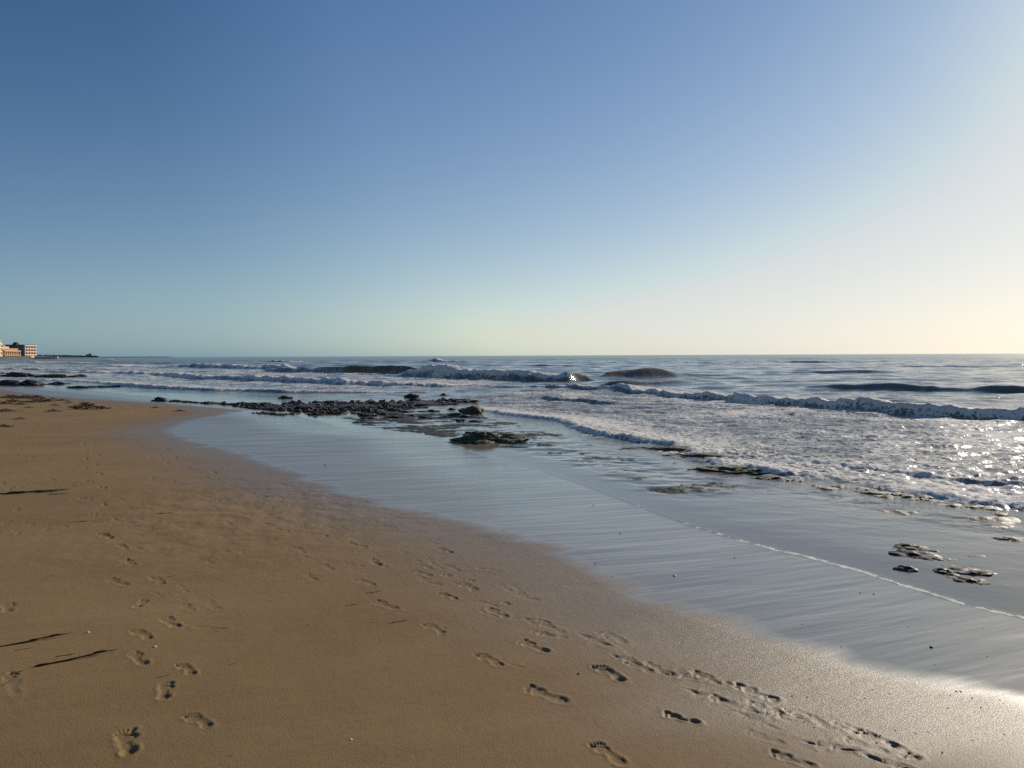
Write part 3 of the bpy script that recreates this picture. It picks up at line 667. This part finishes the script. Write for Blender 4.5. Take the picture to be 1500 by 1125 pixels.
for (x, y, w_, h_, lb) in [(1342, 808, 40, 8, 'dark hump topping the upper left end of the weedy outcrop in the runnel'), (1322, 809, 22, 3, 'thin dark tongue at the left tip of the weedy outcrop'), (1352, 821, 52, 9, 'largest black stone of the weedy outcrop, casting a dark shadow on the water'),
                           (1388, 827, 44, 4, 'long narrow dark rib trailing right from the largest outcrop stone'), (1334, 838, 26, 7, 'single brown stone standing apart in the runnel near the foam line'), (1388, 842, 26, 7, 'brown stone with pale top at left of the lower outcrop group'),
                           (1410, 838, 40, 4, 'thin curved dark ridge at the back of the lower outcrop group'), (1440, 846, 46, 7, 'broad dark stone with sunlit right end in the lower outcrop group'), (1434, 858, 36, 6, 'black wedge shaped stone at the front of the lower outcrop group'),
                           (1405, 849, 34, 3.5, 'flat dark stone in the middle of the lower outcrop group'), (1432, 820, 40, 2.5, 'low smooth wet hump behind the outcrop stones'), (1372, 812, 26, 3, 'small wet knob with bright glints right of the upper dark hump'), (1492, 796, 36, 4.5, 'smooth dark bar in shallow water at the right edge')]:
    put_rock('outcrop_stone', LG, x, y, w_ * 1.12, h_ * .62, lb, z=-.024, rz=-.35 + rnd.uniform(-.2, .2))

# ---- wrack, strands, pebbles
m, nt, bs, out = new_mat('dry_seaweed'); pw = coords(nt); a = tex(nt, pw, 18, 3, .6)
setin(nt, bs, 'Base Color', mixc(nt, a, (.012, .009, .006), (.06, .04, .022))); bs.inputs['Roughness'].default_value = .8; M_WEED = m

def ribbon(bm, pts, wd, rn):
    prev = None
    for k, p in enumerate(pts):
        t = (pts[min(k + 1, len(pts) - 1)] - pts[max(k - 1, 0)]); s = t.cross(Vector((rn.uniform(-.5, .5), rn.uniform(-.5, .5), 1))).normalized()
        f = wd * (1 - abs(2 * k / (len(pts) - 1) - 1) ** 3 * .8)
        u = Vector((0, 0, f * .6))
        ring = [bm.verts.new(p + s * f), bm.verts.new(p + u), bm.verts.new(p - s * f), bm.verts.new(p - u)]
        if prev:
            for q in range(4): bm.faces.new((prev[q], prev[(q + 1) % 4], ring[(q + 1) % 4], ring[q]))
        prev = ring

def weed_clump(seed):
    rn = random.Random(seed); bm = bmesh.new()
    for _ in range(60):
        c0 = Vector((rn.gauss(0, .2), rn.gauss(0, .13), 0)); c0.z = max(.01, .12 * math.exp(-c0.length_squared / .05) * rn.random())
        an = rn.gauss(0, .6); L = rn.uniform(.08, .3); pts = []
        for k in range(6):
            q = (k / 5 - .5) * L; pts.append(c0 + Vector((math.cos(an) * q, math.sin(an) * q + .02 * math.sin(k * 2 + seed), .02 * math.sin(k * 1.3 + an) + .012)))
            an += rn.gauss(0, .12)
        ribbon(bm, pts, rn.uniform(.004, .012), rn)
    me = bpy.data.meshes.new('seaweed_clump'); bm.to_mesh(me); bm.free(); me.materials.append(M_WEED); return me
CL = [weed_clump(s) for s in range(4)]
def strand(seed):
    rn = random.Random(seed); bm = bmesh.new(); pts = []
    y = 0; 
    for k in range(14):
        y += rn.gauss(0, .008); pts.append(Vector((k / 13 - .5, y, .006 + .006 * rn.random())))
    ribbon(bm, pts, .012, rn)
    for j in range(3):
        b = pts[rn.randint(2, 9)]; ribbon(bm, [b + Vector((.05 * q, .012 * q * rn.uniform(-1, 1), .004)) for q in range(4)], .006, rn)
    for j in range(2):   # leafy thickening
        b = pts[rn.randint(2, 10)]; ribbon(bm, [b + Vector((.04 * q - .06, rn.gauss(0, .006), .006)) for q in range(5)], .016, rn)
    me = bpy.data.meshes.new('seaweed_strand'); bm.to_mesh(me); bm.free(); me.materials.append(M_WEED); me.shade_smooth(); return me
ST = [strand(s) for s in range(5)]

def put_item(name, me, x, y, wpx, label, cat, group=None, rz=0.0, hs=1.0, dz=0.0, asp=1.0):
    gx, gy, gz = on_ground(x, y); s = wpx * math.hypot(gx, gy) / FPX
    o = mesh_obj(name, me); o.location = (gx, gy, gz + dz); o.rotation_euler.z = rz; o.scale = (s, s * asp, s * hs)
    return tag(o, label, cat, group)
wr = random.Random(8)
for (x, y, w_) in [(20, 581.5, 14), (38, 584, 26), (52, 583.5, 20), (12, 583, 20), (60, 586.5, 18), (77, 585, 10), (66, 588.5, 14), (48, 589.5, 20), (30, 593, 14), (90, 587, 14), (70, 588, 12), (30, 614, 12), (8, 603, 20), (20, 590, 24), (78, 603, 16), (5, 625, 16), (12, 626, 10), (42, 597.5, 9), (6, 592, 14), (80, 594, 10), (55, 580.5, 9), (100, 590, 9)]:
    put_item('seaweed_clump', wr.choice(CL), x, y, w_ * 1.6, 'small dark clump of seaweed in the wrack line across the upper left sand', 'seaweed', 'seaweed clumps of the wrack line', wr.uniform(-.3, .3), 1, .005, .8)
put_item('seaweed_clump', CL[1], 127, 599.5, 62, 'longest dark heap of seaweed at the right end of the wrack line', 'seaweed', None, .05, 1.1, .01, .8)
put_item('seaweed_clump', CL[2], 124, 597, 26, 'small peaked tuft of seaweed standing just behind the longest heap', 'seaweed', None, 0, 2, .02, .8)
put_item('seaweed_clump', CL[3], 228, 598, 14, 'little dark seaweed tuft alone on the sand near the reef tip', 'seaweed', None, 0, 1.4, .01, .8)
put_item('seaweed_clump', CL[0], 263, 603, 20, 'small flat seaweed tuft on the sand spit above the pale bay', 'seaweed', None, 0, 1, .01, .8)
big = [(44, 940, 92, .30, 'longest thick dark seaweed strand at the left with tapering tails'), (108, 967, 106, .30, 'long thin dark seaweed strand lying just below the thick one'), (30, 952, 24, .2, 'short black weed fragment under the thick left strand'),
       (92, 961, 30, .2, 'thin faint weed sliver just above the long thin strand'), (322, 921, 26, -.3, 'single dark curved weed piece on bare sand in the lower left'), (335, 974, 22, .1, 'stubby black weed piece with a drag mark running right'),
       (240, 991, 20, .3, 'short dark weed sliver beside two left footprints'), (42, 722, 90, .12, 'long straight dark stalk at the left edge far up the sand'), (64, 721.5, 30, .0, 'short dark stalk beside the tip of the long straight stalk'),
       (85, 724, 26, .0, 'faint thin stalk to the right of the straight stalks'), (28, 755, 12, 0, 'small dark weed bit alone on the left sand'), (112, 765, 26, -.05, 'dark weed bit with a long drag line on the mid left sand'),
       (240, 752, 26, 0, 'thin weed bit with a drag line left of the middle'), (582, 911, 32, .25, 'thin dark weed strand above the footprint in the middle sand'), (547, 868, 26, .2, 'thin dark streak of weed beside the middle footprints'),
       (515, 886, 20, .1, 'short thin weed thread left of the middle footprint'), (444, 918, 24, .35, 'small forked dark weed twig on the middle sand'), (412, 903, 12, 0, 'tiny dark weed dash on the sand left of the forked twig'),
       (615, 1090, 14, .35, 'tiny weed dash near the bottom middle of the sand'), (757, 1076, 12, .1, 'lone tiny dark weed fleck near the bottom centre'), (336, 1107, 14, .4, 'lone weed sliver at the bottom left of the sand'), (20, 987, 26, .4, 'dark weed crossing the footprint at the left edge')]
for i, (x, y, w_, rz, lb) in enumerate(big):
    put_item('seaweed_strand', ST[i % 5], x, y, w_, lb, 'seaweed', None, rz + .35, 1.5, 0, .7 if w_ > 80 else 1.5)

sc_r = random.Random(12)
for _ in range(34):
    x = sc_r.uniform(-20, 620); y = sc_r.choice([sc_r.uniform(690, 800), sc_r.uniform(800, 930), sc_r.uniform(900, 1000)]); x = x if y < 930 else x * .6
    put_item('seaweed_strand', sc_r.choice(ST), x, y, sc_r.uniform(6, 16), 'tiny dark scrap of weed on the bare brown sand', 'seaweed', 'tiny weed scraps on the sand', sc_r.uniform(.1, .9), 1.2, 0, 2.0)
m, nt, bs, out = new_mat('dark_pebble'); pw = coords(nt); a = tex(nt, pw, 60, 3, .6)
setin(nt, bs, 'Base Color', mixc(nt, a, (.02, .017, .014), (.09, .075, .06))); bs.inputs['Roughness'].default_value = .5; M_PEB = m
m, nt, bs, out = new_mat('pale_shell'); pw = coords(nt); a = tex(nt, pw, 90, 3, .6)
setin(nt, bs, 'Base Color', mixc(nt, a, (.5, .46, .40), (.75, .72, .66))); bs.inputs['Roughness'].default_value = .5; M_SHELL = m
PB = [rock_mesh('pebble', 80 + i, 2, .3, 1.0, .3) for i in range(4)]
for me in PB: me.materials.append(M_PEB)
SH = rock_mesh('shell', 91, 3, .15, 1.0, .25); SH.materials.append(M_SHELL)
pr = random.Random(31)
on_wet = [(1175, 914), (1218, 950), (1232, 947), (1364, 948), (1370, 973), (1362, 928), (1330, 918), (1348, 963), (1357, 941), (1462, 956), (1446, 961), (1470, 986), (1325, 991), (1116, 925), (1200, 945), (1307, 856), (1407, 886), (1301, 857), (1260, 868), (1220, 830), (1280, 870), (1480, 912), (1415, 934), (1390, 945), (1440, 920),
          (836, 818), (897, 845), (917, 846), (872, 826), (871, 814), (736, 777), (735, 789), (869, 740), (452, 675), (476, 681), (425, 706), (988, 842), (1060, 822), (1076, 817), (1110, 843), (988, 870), (1040, 855), (908, 781), (812, 747)]
for (x, y) in on_wet[::2]:
    put_item('pebble', pr.choice(PB), x, y, pr.uniform(1.4, 2.8), 'tiny dark pebble on the smooth shiny wet sand', 'pebble', 'pebbles on the wet sand', pr.uniform(0, 3), .7, -.002)
for i in range(58):
    t = pr.random(); x = pr.uniform(1090, 1480); y = 985 + (1480 - x) * .02 + pr.uniform(20, 120)
    put_item('pebble', pr.choice(PB), x, y, pr.uniform(1.3, 3.2), 'tiny dark pebble on the grainy damp sand among the lower right footprints', 'pebble', 'pebbles on the damp sand', pr.uniform(0, 3), .7, -.002)
put_item('pebble', PB[1], 848, 987, 4.5, 'single dark pebble on plain brown sand between two footprint tracks', 'pebble', None, 0, .7, -.002)
put_item('pebble', PB[2], 1364, 948, 4.5, 'largest dark pebble on the shiny wet sand at lower right', 'pebble', None, 0, .8, -.002)
put_item('shell', SH, 129, 927, 4, 'small white shell beside the tip of the thick seaweed strand', 'shell', None, 0, .7, -.001)
put_item('shell', SH, 227, 948, 4.5, 'small white shell with a drag line right of the left weed strands', 'shell', None, .4, .7, -.001)
put_item('shell', SH, 514, 1084, 4.5, 'small white shell alone on bare sand near the bottom middle', 'shell', None, .9, .7, -.001)
put_item('shell', SH, 988, 843.5, 5, 'small white shell on the shiny wet sand', 'shell', None, .9, .6, -.001)

# ---- far shore: headland, buildings, trees
def far(x, D, z=0.0):
    d = ray(x, 521); k = D / math.hypot(d[0], d[1]); return Vector((d[0] * k, d[1] * k, z))
m, nt, bs, out = new_mat('headland_ground'); pw = coords(nt); a = tex(nt, pw, .08, 4, .6)
setin(nt, bs, 'Base Color', mixc(nt, mapr(nt, a, .4, .6), (.15, .135, .105), (.09, .10, .07))); bs.inputs['Roughness'].default_value = .95; M_LAND = m  # ground colour lightened, painting in a little distance haze
xs = np.linspace(-420, 262, 150); Ds = np.r_[np.linspace(640, 1500, 60), np.linspace(1520, 2700, 40)]
vs = []; fs = []
for D in Ds:
    for x in xs:
        nx = mnoise.noise(Vector((x * .08, D * .01, 0)))
        near_l = (1 - sstep(38 + 8 * nx, 66, x)) * sstep(700 + 2.4 * max(0, x), 760 + 2.4 * max(0, x), D) * (1 - sstep(1250, 1350, D)) * 3.4
        mid = (1 - sstep(120, 152, x)) * sstep(1240 + 20 * nx, 1340, D) * (1 - sstep(1900, 2000, D)) * 3.0
        ton = (1 - sstep(245, 258, x)) * sstep(2330, 2400, D) * (1 - sstep(2560, 2650, D)) * 3.6
        p = far(x, D); vs.append((p.x, p.y, -.8 + max(near_l, mid, ton) + (.5 * nx if max(near_l, mid, ton) > .5 else 0)))
n_ = len(xs)
for i in range(len(Ds) - 1):
    for j in range(n_ - 1): fs.append((i * n_ + j, i * n_ + j + 1, (i + 1) * n_ + j + 1, (i + 1) * n_ + j))
me = bpy.data.meshes.new('headland'); me.from_pydata(vs, [], fs); me.shade_smooth(); o = mesh_obj('headland', me, M_LAND); o['kind'] = 'structure'

def flat_mat(name, c, r=.8, var=.15):
    m, nt, bs, out = new_mat(name); a = tex(nt, coords(nt), .7, 4, .6)
    setin(nt, bs, 'Base Color', mixc(nt, a, tuple(v * (1 - var) for v in c), tuple(min(1, v * (1 + var)) for v in c))); bs.inputs['Roughness'].default_value = r; return m
M_CREAM = flat_mat('cream_render', (.60, .44, .25)); M_WHITE = flat_mat('white_render', (.70, .58, .46)); M_BROWN = flat_mat('brown_shutters', (.42, .19, .075)); M_GREY = flat_mat('shaded_grey_render', (.16, .145, .14))
M_YEL = flat_mat('yellow_render', (.66, .50, .24)); M_TILE = flat_mat('dark_roof', (.09, .065, .06)); M_GLASS = flat_mat('window_glass', (.03, .035, .04), .15)

def boxes(name, lst, mat, parent=None, bev=0):
    bm = bmesh.new()
    for (x0, y0, z0, x1, y1, z1) in lst:
        r_ = bmesh.ops.create_cube(bm, size=1)
        for v in r_['verts']: v.co = Vector(((x0 + x1) / 2 + v.co.x * (x1 - x0), (y0 + y1) / 2 + v.co.y * (y1 - y0), (z0 + z1) / 2 + v.co.z * (z1 - z0)))
    if bev: bmesh.ops.bevel(bm, geom=list(bm.edges), offset=bev, segments=1, affect='EDGES')
    me = bpy.data.meshes.new(name); bm.to_mesh(me); bm.free(); return mesh_obj(name, me, mat, parent)

def put_windows(root, face, us, zs, w_, h_, frame_m):
    src = None
    for z in zs:
        for u in us:
            if src is None:
                if face == 'x': f = boxes('window', [(-.05, -w_ / 2, 0, .12, w_ / 2, h_)], frame_m, root); g_ = boxes('pane', [(.10, -w_ / 2 + .18, .18, .16, w_ / 2 - .18, h_ - .18)], M_GLASS, f)
                else: f = boxes('window', [(-w_ / 2, -.12, 0, w_ / 2, .05, h_)], frame_m, root); g_ = boxes('pane', [(-w_ / 2 + .18, -.16, .18, w_ / 2 - .18, -.10, h_ - .18)], M_GLASS, f)
                src = (f, g_); o = f
            else:
                o = src[0].copy(); col.objects.link(o); g2_ = src[1].copy(); col.objects.link(g2_); g2_.parent = o
            o.location = (0, u, z) if face == 'x' else (u, 0, z)

def dome(name, rad, h, mat, parent, loc):
    bm = bmesh.new(); bmesh.ops.create_uvsphere(bm, u_segments=16, v_segments=8, radius=1)
    for v in bm.verts: v.co = Vector((v.co.x * rad, v.co.y * rad, max(v.co.z, 0) * h))
    me = bpy.data.meshes.new(name); bm.to_mesh(me); bm.free(); o = mesh_obj(name, me, mat, parent); o.location = loc; return o

# hotel: shaded side to the camera, sunlit balcony side to the right; local +X = right face
hp = far(34.5, 900, 1.6); ho = empty('hotel_building', hp, math.radians(4))
tag(ho, 'four storey hotel block with sunlit white and orange balcony side and dark shaded end', 'building')
boxes('wall', [(-17, .0, -3, 0, 21, 12.2)], M_GREY, ho)  # dark wall colour paints in the shade on the camera end
rf_ = boxes('roof', [(-17.6, -.6, 12.2, .9, 21.6, 12.8)], M_TILE, ho)
tw = boxes('roof_tower', [(-12, 3, 12.8, -8, 8, 13.8)], M_TILE, rf_); dome('dome', 2.6, 1.7, M_TILE, rf_, (-10, 5.5, 13.8))
boxes('facade', [(.0, .3, -3, .25, 20.7, 12.15)], M_BROWN, ho)
for k in range(4):
    b_ = boxes('balcony', [(.25, .2, 2.6 + k * 3.0 - .25, 1.7, 20.8, 2.6 + k * 3.0), (1.55, .2, 2.6 + k * 3.0, 1.7, 20.8, 3.2 + k * 3.0)], M_WHITE, ho)
for k in range(5):
    boxes('pier', [(.25, .3 + k * 4.8, -1, 1.5, .9 + k * 4.8, 12.1)], M_WHITE, ho)
wl = empty('tmp', (0, 0, 0)); bpy.data.objects.remove(wl)
put_windows(ho, 'y', [-15, -11.8, -8.6, -5.4, -2.2], [.8, 3.8, 6.8, 9.6], 1.5, 1.7, M_TILE)
boxes('terrace', [(0.3, -4, -3, 9, 30, .6), (8.7, -4, .6, 9, 30, 1.5)], M_WHITE, ho)

lp = far(7, 800, .6); lo = empty('terrace_building', lp, math.radians(6))
tag(lo, 'low cream seafront building with brown arcade of columns, in front of the hotel', 'building')
boxes('wall', [(-14, 0, -3, -2.5, 26, 8.6)], M_CREAM, lo)
boxes('roof', [(-14.5, -.5, 8.6, -2.0, 26.5, 9.1), (-9, 4, 9.1, -3.5, 14, 10.8)], M_CREAM, lo)
boxes('arcade_back', [(-2.5, .2, -3, -2.3, 25.8, 8.5)], M_BROWN, lo)
for k in range(8):
    boxes('column', [(-.6, .2 + k * 3.6, -3, 0, .9 + k * 3.6, 6.6)], M_CREAM, lo, .05)
boxes('canopy', [(-2.3, -.2, 6.6, .3, 26.2, 7.2), (-2.3, -.2, 3.0, .3, 26.2, 3.4)], M_WHITE, lo)
put_windows(lo, 'y', [-12.5, -9.5, -6.5, -3.8], [.5, 3.6, 6.0], 1.3, 1.6, M_BROWN)

yp = far(-10, 760, .4); yo = empty('tower_block', yp, math.radians(6))
tag(yo, 'tall pale yellow block cut off by the left picture edge', 'building')
boxes('wall', [(-16, 0, -3, 0, 12, 15)], M_YEL, yo)
boxes('roof', [(-16.4, -.4, 15, .4, 12.4, 15.5)], M_CREAM, yo)
boxes('stair_house', [(-6, 3, 15.5, -1, 9, 18.6)], M_YEL, yo)
for k in range(4): boxes('balcony', [(0, .5, 2.4 + k * 3.2, 1.4, 11.5, 2.65 + k * 3.2), (1.25, .5, 2.65 + k * 3.2, 1.4, 11.5, 3.6 + k * 3.2)], M_WHITE, yo)
put_windows(yo, 'y', [-13.5, -10, -6.5, -3], [.6, 3.8, 7.0, 10.2], 1.4, 1.7, M_BROWN)

sw = boxes('sea_wall', [(0, 0, -2, 22, .8, 2.6), (-.2, -.3, 2.6, 22.2, 1.1, 2.9)], M_WHITE); sw.location = far(50, 850, 0); tag(sw, 'low white sea wall reaching right from the foot of the hotel', 'wall')

# leaves of the far wood
m, nt, bs, out = new_mat('far_leaves'); a = tex(nt, coords(nt), .5, 3, .6)
setin(nt, bs, 'Base Color', mixc(nt, a, (.05, .058, .045), (.10, .105, .08))); bs.inputs['Roughness'].default_value = .9; M_LEAF = m  # greyed, lightened greens: slight air haze put into the leaf colour
M_BARK = flat_mat('bark', (.09, .07, .05))
def leaf_clump(bm, c, rad, n, rn, size):
    for _ in range(n):
        v = Vector((rn.gauss(0, 1), rn.gauss(0, 1), rn.gauss(0, 1))).normalized() * rn.uniform(.35, 1) ** .5
        p = Vector((c[0] + v.x * rad[0], c[1] + v.y * rad[1], c[2] + v.z * rad[2]))
        a_ = Vector((rn.gauss(0, 1), rn.gauss(0, 1), rn.gauss(0, 1))).normalized(); b_ = a_.orthogonal().normalized(); s = size * rn.uniform(.6, 1.4)
        bm.faces.new([bm.verts.new(p + a_ * s), bm.verts.new(p + b_ * s * .7), bm.verts.new(p - a_ * s), bm.verts.new(p - b_ * s * .7)])
wd = random.Random(3); bm = bmesh.new()
for i in range(150):
    x = wd.uniform(44, 141); p = far(x, wd.uniform(1380, 1480)); h = wd.uniform(1.6, 3.4) * (1.15 - .5 * sstep(60, 140, x))
    leaf_clump(bm, (p.x, p.y, 2.0 + h * .5), (wd.uniform(2, 5), 3, h * .6), 40, wd, .7)
me = bpy.data.meshes.new('far_wood'); bm.to_mesh(me); bm.free(); o = mesh_obj('far_wood', me, M_LEAF); o['kind'] = 'stuff'; tag(o, 'dark low belt of trees and scrub along the far headland', 'woodland')
def far_tree(x, D, H, sp, label):
    b = far(x, D, 1.9); t = empty('pine_tree', b); tag(t, label, 'tree')
    bm = bmesh.new(); bmesh.ops.create_cone(bm, cap_ends=True, segments=8, radius1=.3, radius2=.14, depth=H * .8)
    for v in bm.verts: v.co.z += H * .4
    me = bpy.data.meshes.new('trunk'); bm.to_mesh(me); bm.free(); mesh_obj('trunk', me, M_BARK, t)
    bm = bmesh.new(); rn = random.Random(int(x))
    for k in range(7): leaf_clump(bm, (rn.gauss(0, sp * .5), rn.gauss(0, sp * .5), H * rn.uniform(.6, 1)), (sp * .6, sp * .6, H * .14), 60, rn, .35)
    me = bpy.data.meshes.new('crown'); bm.to_mesh(me); bm.free(); mesh_obj('crown', me, M_LEAF, t)
far_tree(128, 1400, 4.2, 1.8, 'left of two small pines standing at the end of the wooded headland')
far_tree(132.5, 1400, 5.2, 2.2, 'taller right one of two small pines at the headland end')
print('objects', time.time() - T0)
#@@END

# ------------------------------------------------------------------ camera, sun, sky
cam = bpy.data.cameras.new('camera'); co = bpy.data.objects.new('camera', cam); col.objects.link(co)
cam.sensor_width = 36; cam.lens = FPX / 1500 * 36; cam.clip_start = .05; cam.clip_end = 100000
co.matrix_world = Matrix.Translation((0, 0, CAMZ)) @ CR.to_4x4()
scene.camera = co
SUN_EL, SUN_AZ = math.radians(22.5), math.radians(44)
sd = Vector((math.sin(SUN_AZ) * math.cos(SUN_EL), math.cos(SUN_AZ) * math.cos(SUN_EL), math.sin(SUN_EL)))
sl = bpy.data.lights.new('sun', 'SUN'); sl.energy = 4.2; sl.angle = math.radians(.55); sl.color = (1, .90, .75)
so = bpy.data.objects.new('sun', sl); col.objects.link(so); so.rotation_euler = sd.to_track_quat('Z', 'Y').to_euler()
w = bpy.data.worlds.new('World'); scene.world = w; w.use_nodes = True
nt = w.node_tree; bg = nt.nodes['Background']
sky = nt.nodes.new('ShaderNodeTexSky'); sky.sky_type = 'NISHITA'; sky.sun_disc = False
sky.sun_elevation = SUN_EL; sky.sun_rotation = SUN_AZ; sky.altitude = 0; sky.air_density = 1.0; sky.dust_density = .2; sky.ozone_density = 3.0
# per-channel contrast of the sky, a tint towards the horizon, a softer aureole and a deeper blue away from the sun
geo = nt.nodes.new('ShaderNodeTexCoord'); sx = nt.nodes.new('ShaderNodeSeparateXYZ'); nt.links.new(geo.outputs['Generated'], sx.inputs[0])
zz = math_n(nt, 'ABSOLUTE', sx.outputs['Z'])
dp = nt.nodes.new('ShaderNodeVectorMath'); dp.operation = 'DOT_PRODUCT'; nt.links.new(geo.outputs['Generated'], dp.inputs[0]); dp.inputs[1].default_value = sd
ca = dp.outputs['Value']
hz = math_n(nt, 'EXPONENT', math_n(nt, 'MULTIPLY', zz, -1 / .07)); hz2 = math_n(nt, 'EXPONENT', math_n(nt, 'MULTIPLY', zz, -1 / .25))
sg = math_n(nt, 'EXPONENT', math_n(nt, 'MULTIPLY', math_n(nt, 'SUBTRACT', ca, 1.0), 1 / .06))
aw = math_n(nt, 'MULTIPLY', math_n(nt, 'MULTIPLY', math_n(nt, 'SUBTRACT', .62, ca), 5.0, clamp=True), math_n(nt, 'MULTIPLY', zz, 1 / .38, clamp=True))
sp = nt.nodes.new('ShaderNodeSeparateColor'); cb = nt.nodes.new('ShaderNodeCombineColor'); nt.links.new(sky.outputs[0], sp.inputs[0])
for i, (k0, gm, k1, k2, k3, k4) in enumerate(((-2.864, 1.637, -1.195, -.417, -.373, -.36), (-2.807, 1.275, -.195, -.290, .059, -.25), (-2.370, .938, .377, -.205, .061, -.22))):
    v = math_n(nt, 'MULTIPLY', math_n(nt, 'POWER', sp.outputs[i], gm), math.exp(k0) * 1.08 / .1)
    e = math_n(nt, 'MULTIPLY', hz, k1)
    for t_, k_ in ((hz2, k2), (sg, k3), (aw, k4)): e = math_n(nt, 'ADD', e, math_n(nt, 'MULTIPLY', t_, k_))
    e = math_n(nt, 'ADD', e, math_n(nt, 'MULTIPLY', math_n(nt, 'MULTIPLY', hz, math_n(nt, 'SUBTRACT', 1.0, math_n(nt, 'ABSOLUTE', math_n(nt, 'MULTIPLY', math_n(nt, 'SUBTRACT', ca, .66), 1 / .26)), clamp=True)), (.36, .24, .06)[i]))
    v = math_n(nt, 'MULTIPLY', v, math_n(nt, 'EXPONENT', e))
    v = math_n(nt, 'MINIMUM', v, math_n(nt, 'ADD', math_n(nt, 'MULTIPLY', v, .45), 3.85))
    nt.links.new(math_n(nt, 'MINIMUM', v, 14.0), cb.inputs[i])
nt.links.new(cb.outputs[0], bg.inputs[0]); bg.inputs[1].default_value = .1
scene.view_settings.view_transform = 'Standard'; scene.view_settings.look = 'None'; scene.view_settings.exposure = 0; scene.view_settings.gamma = 1
scene.render.engine = 'CYCLES'
scene.cycles.use_denoising = False; scene.cycles.denoiser = 'OPENIMAGEDENOISE'; scene.cycles.denoising_input_passes = 'RGB_ALBEDO_NORMAL'
scene.cycles.max_bounces = 6; scene.cycles.glossy_bounces = 3; scene.cycles.diffuse_bounces = 2
scene.cycles.sample_clamp_indirect = 6
print('script done', time.time() - T0)
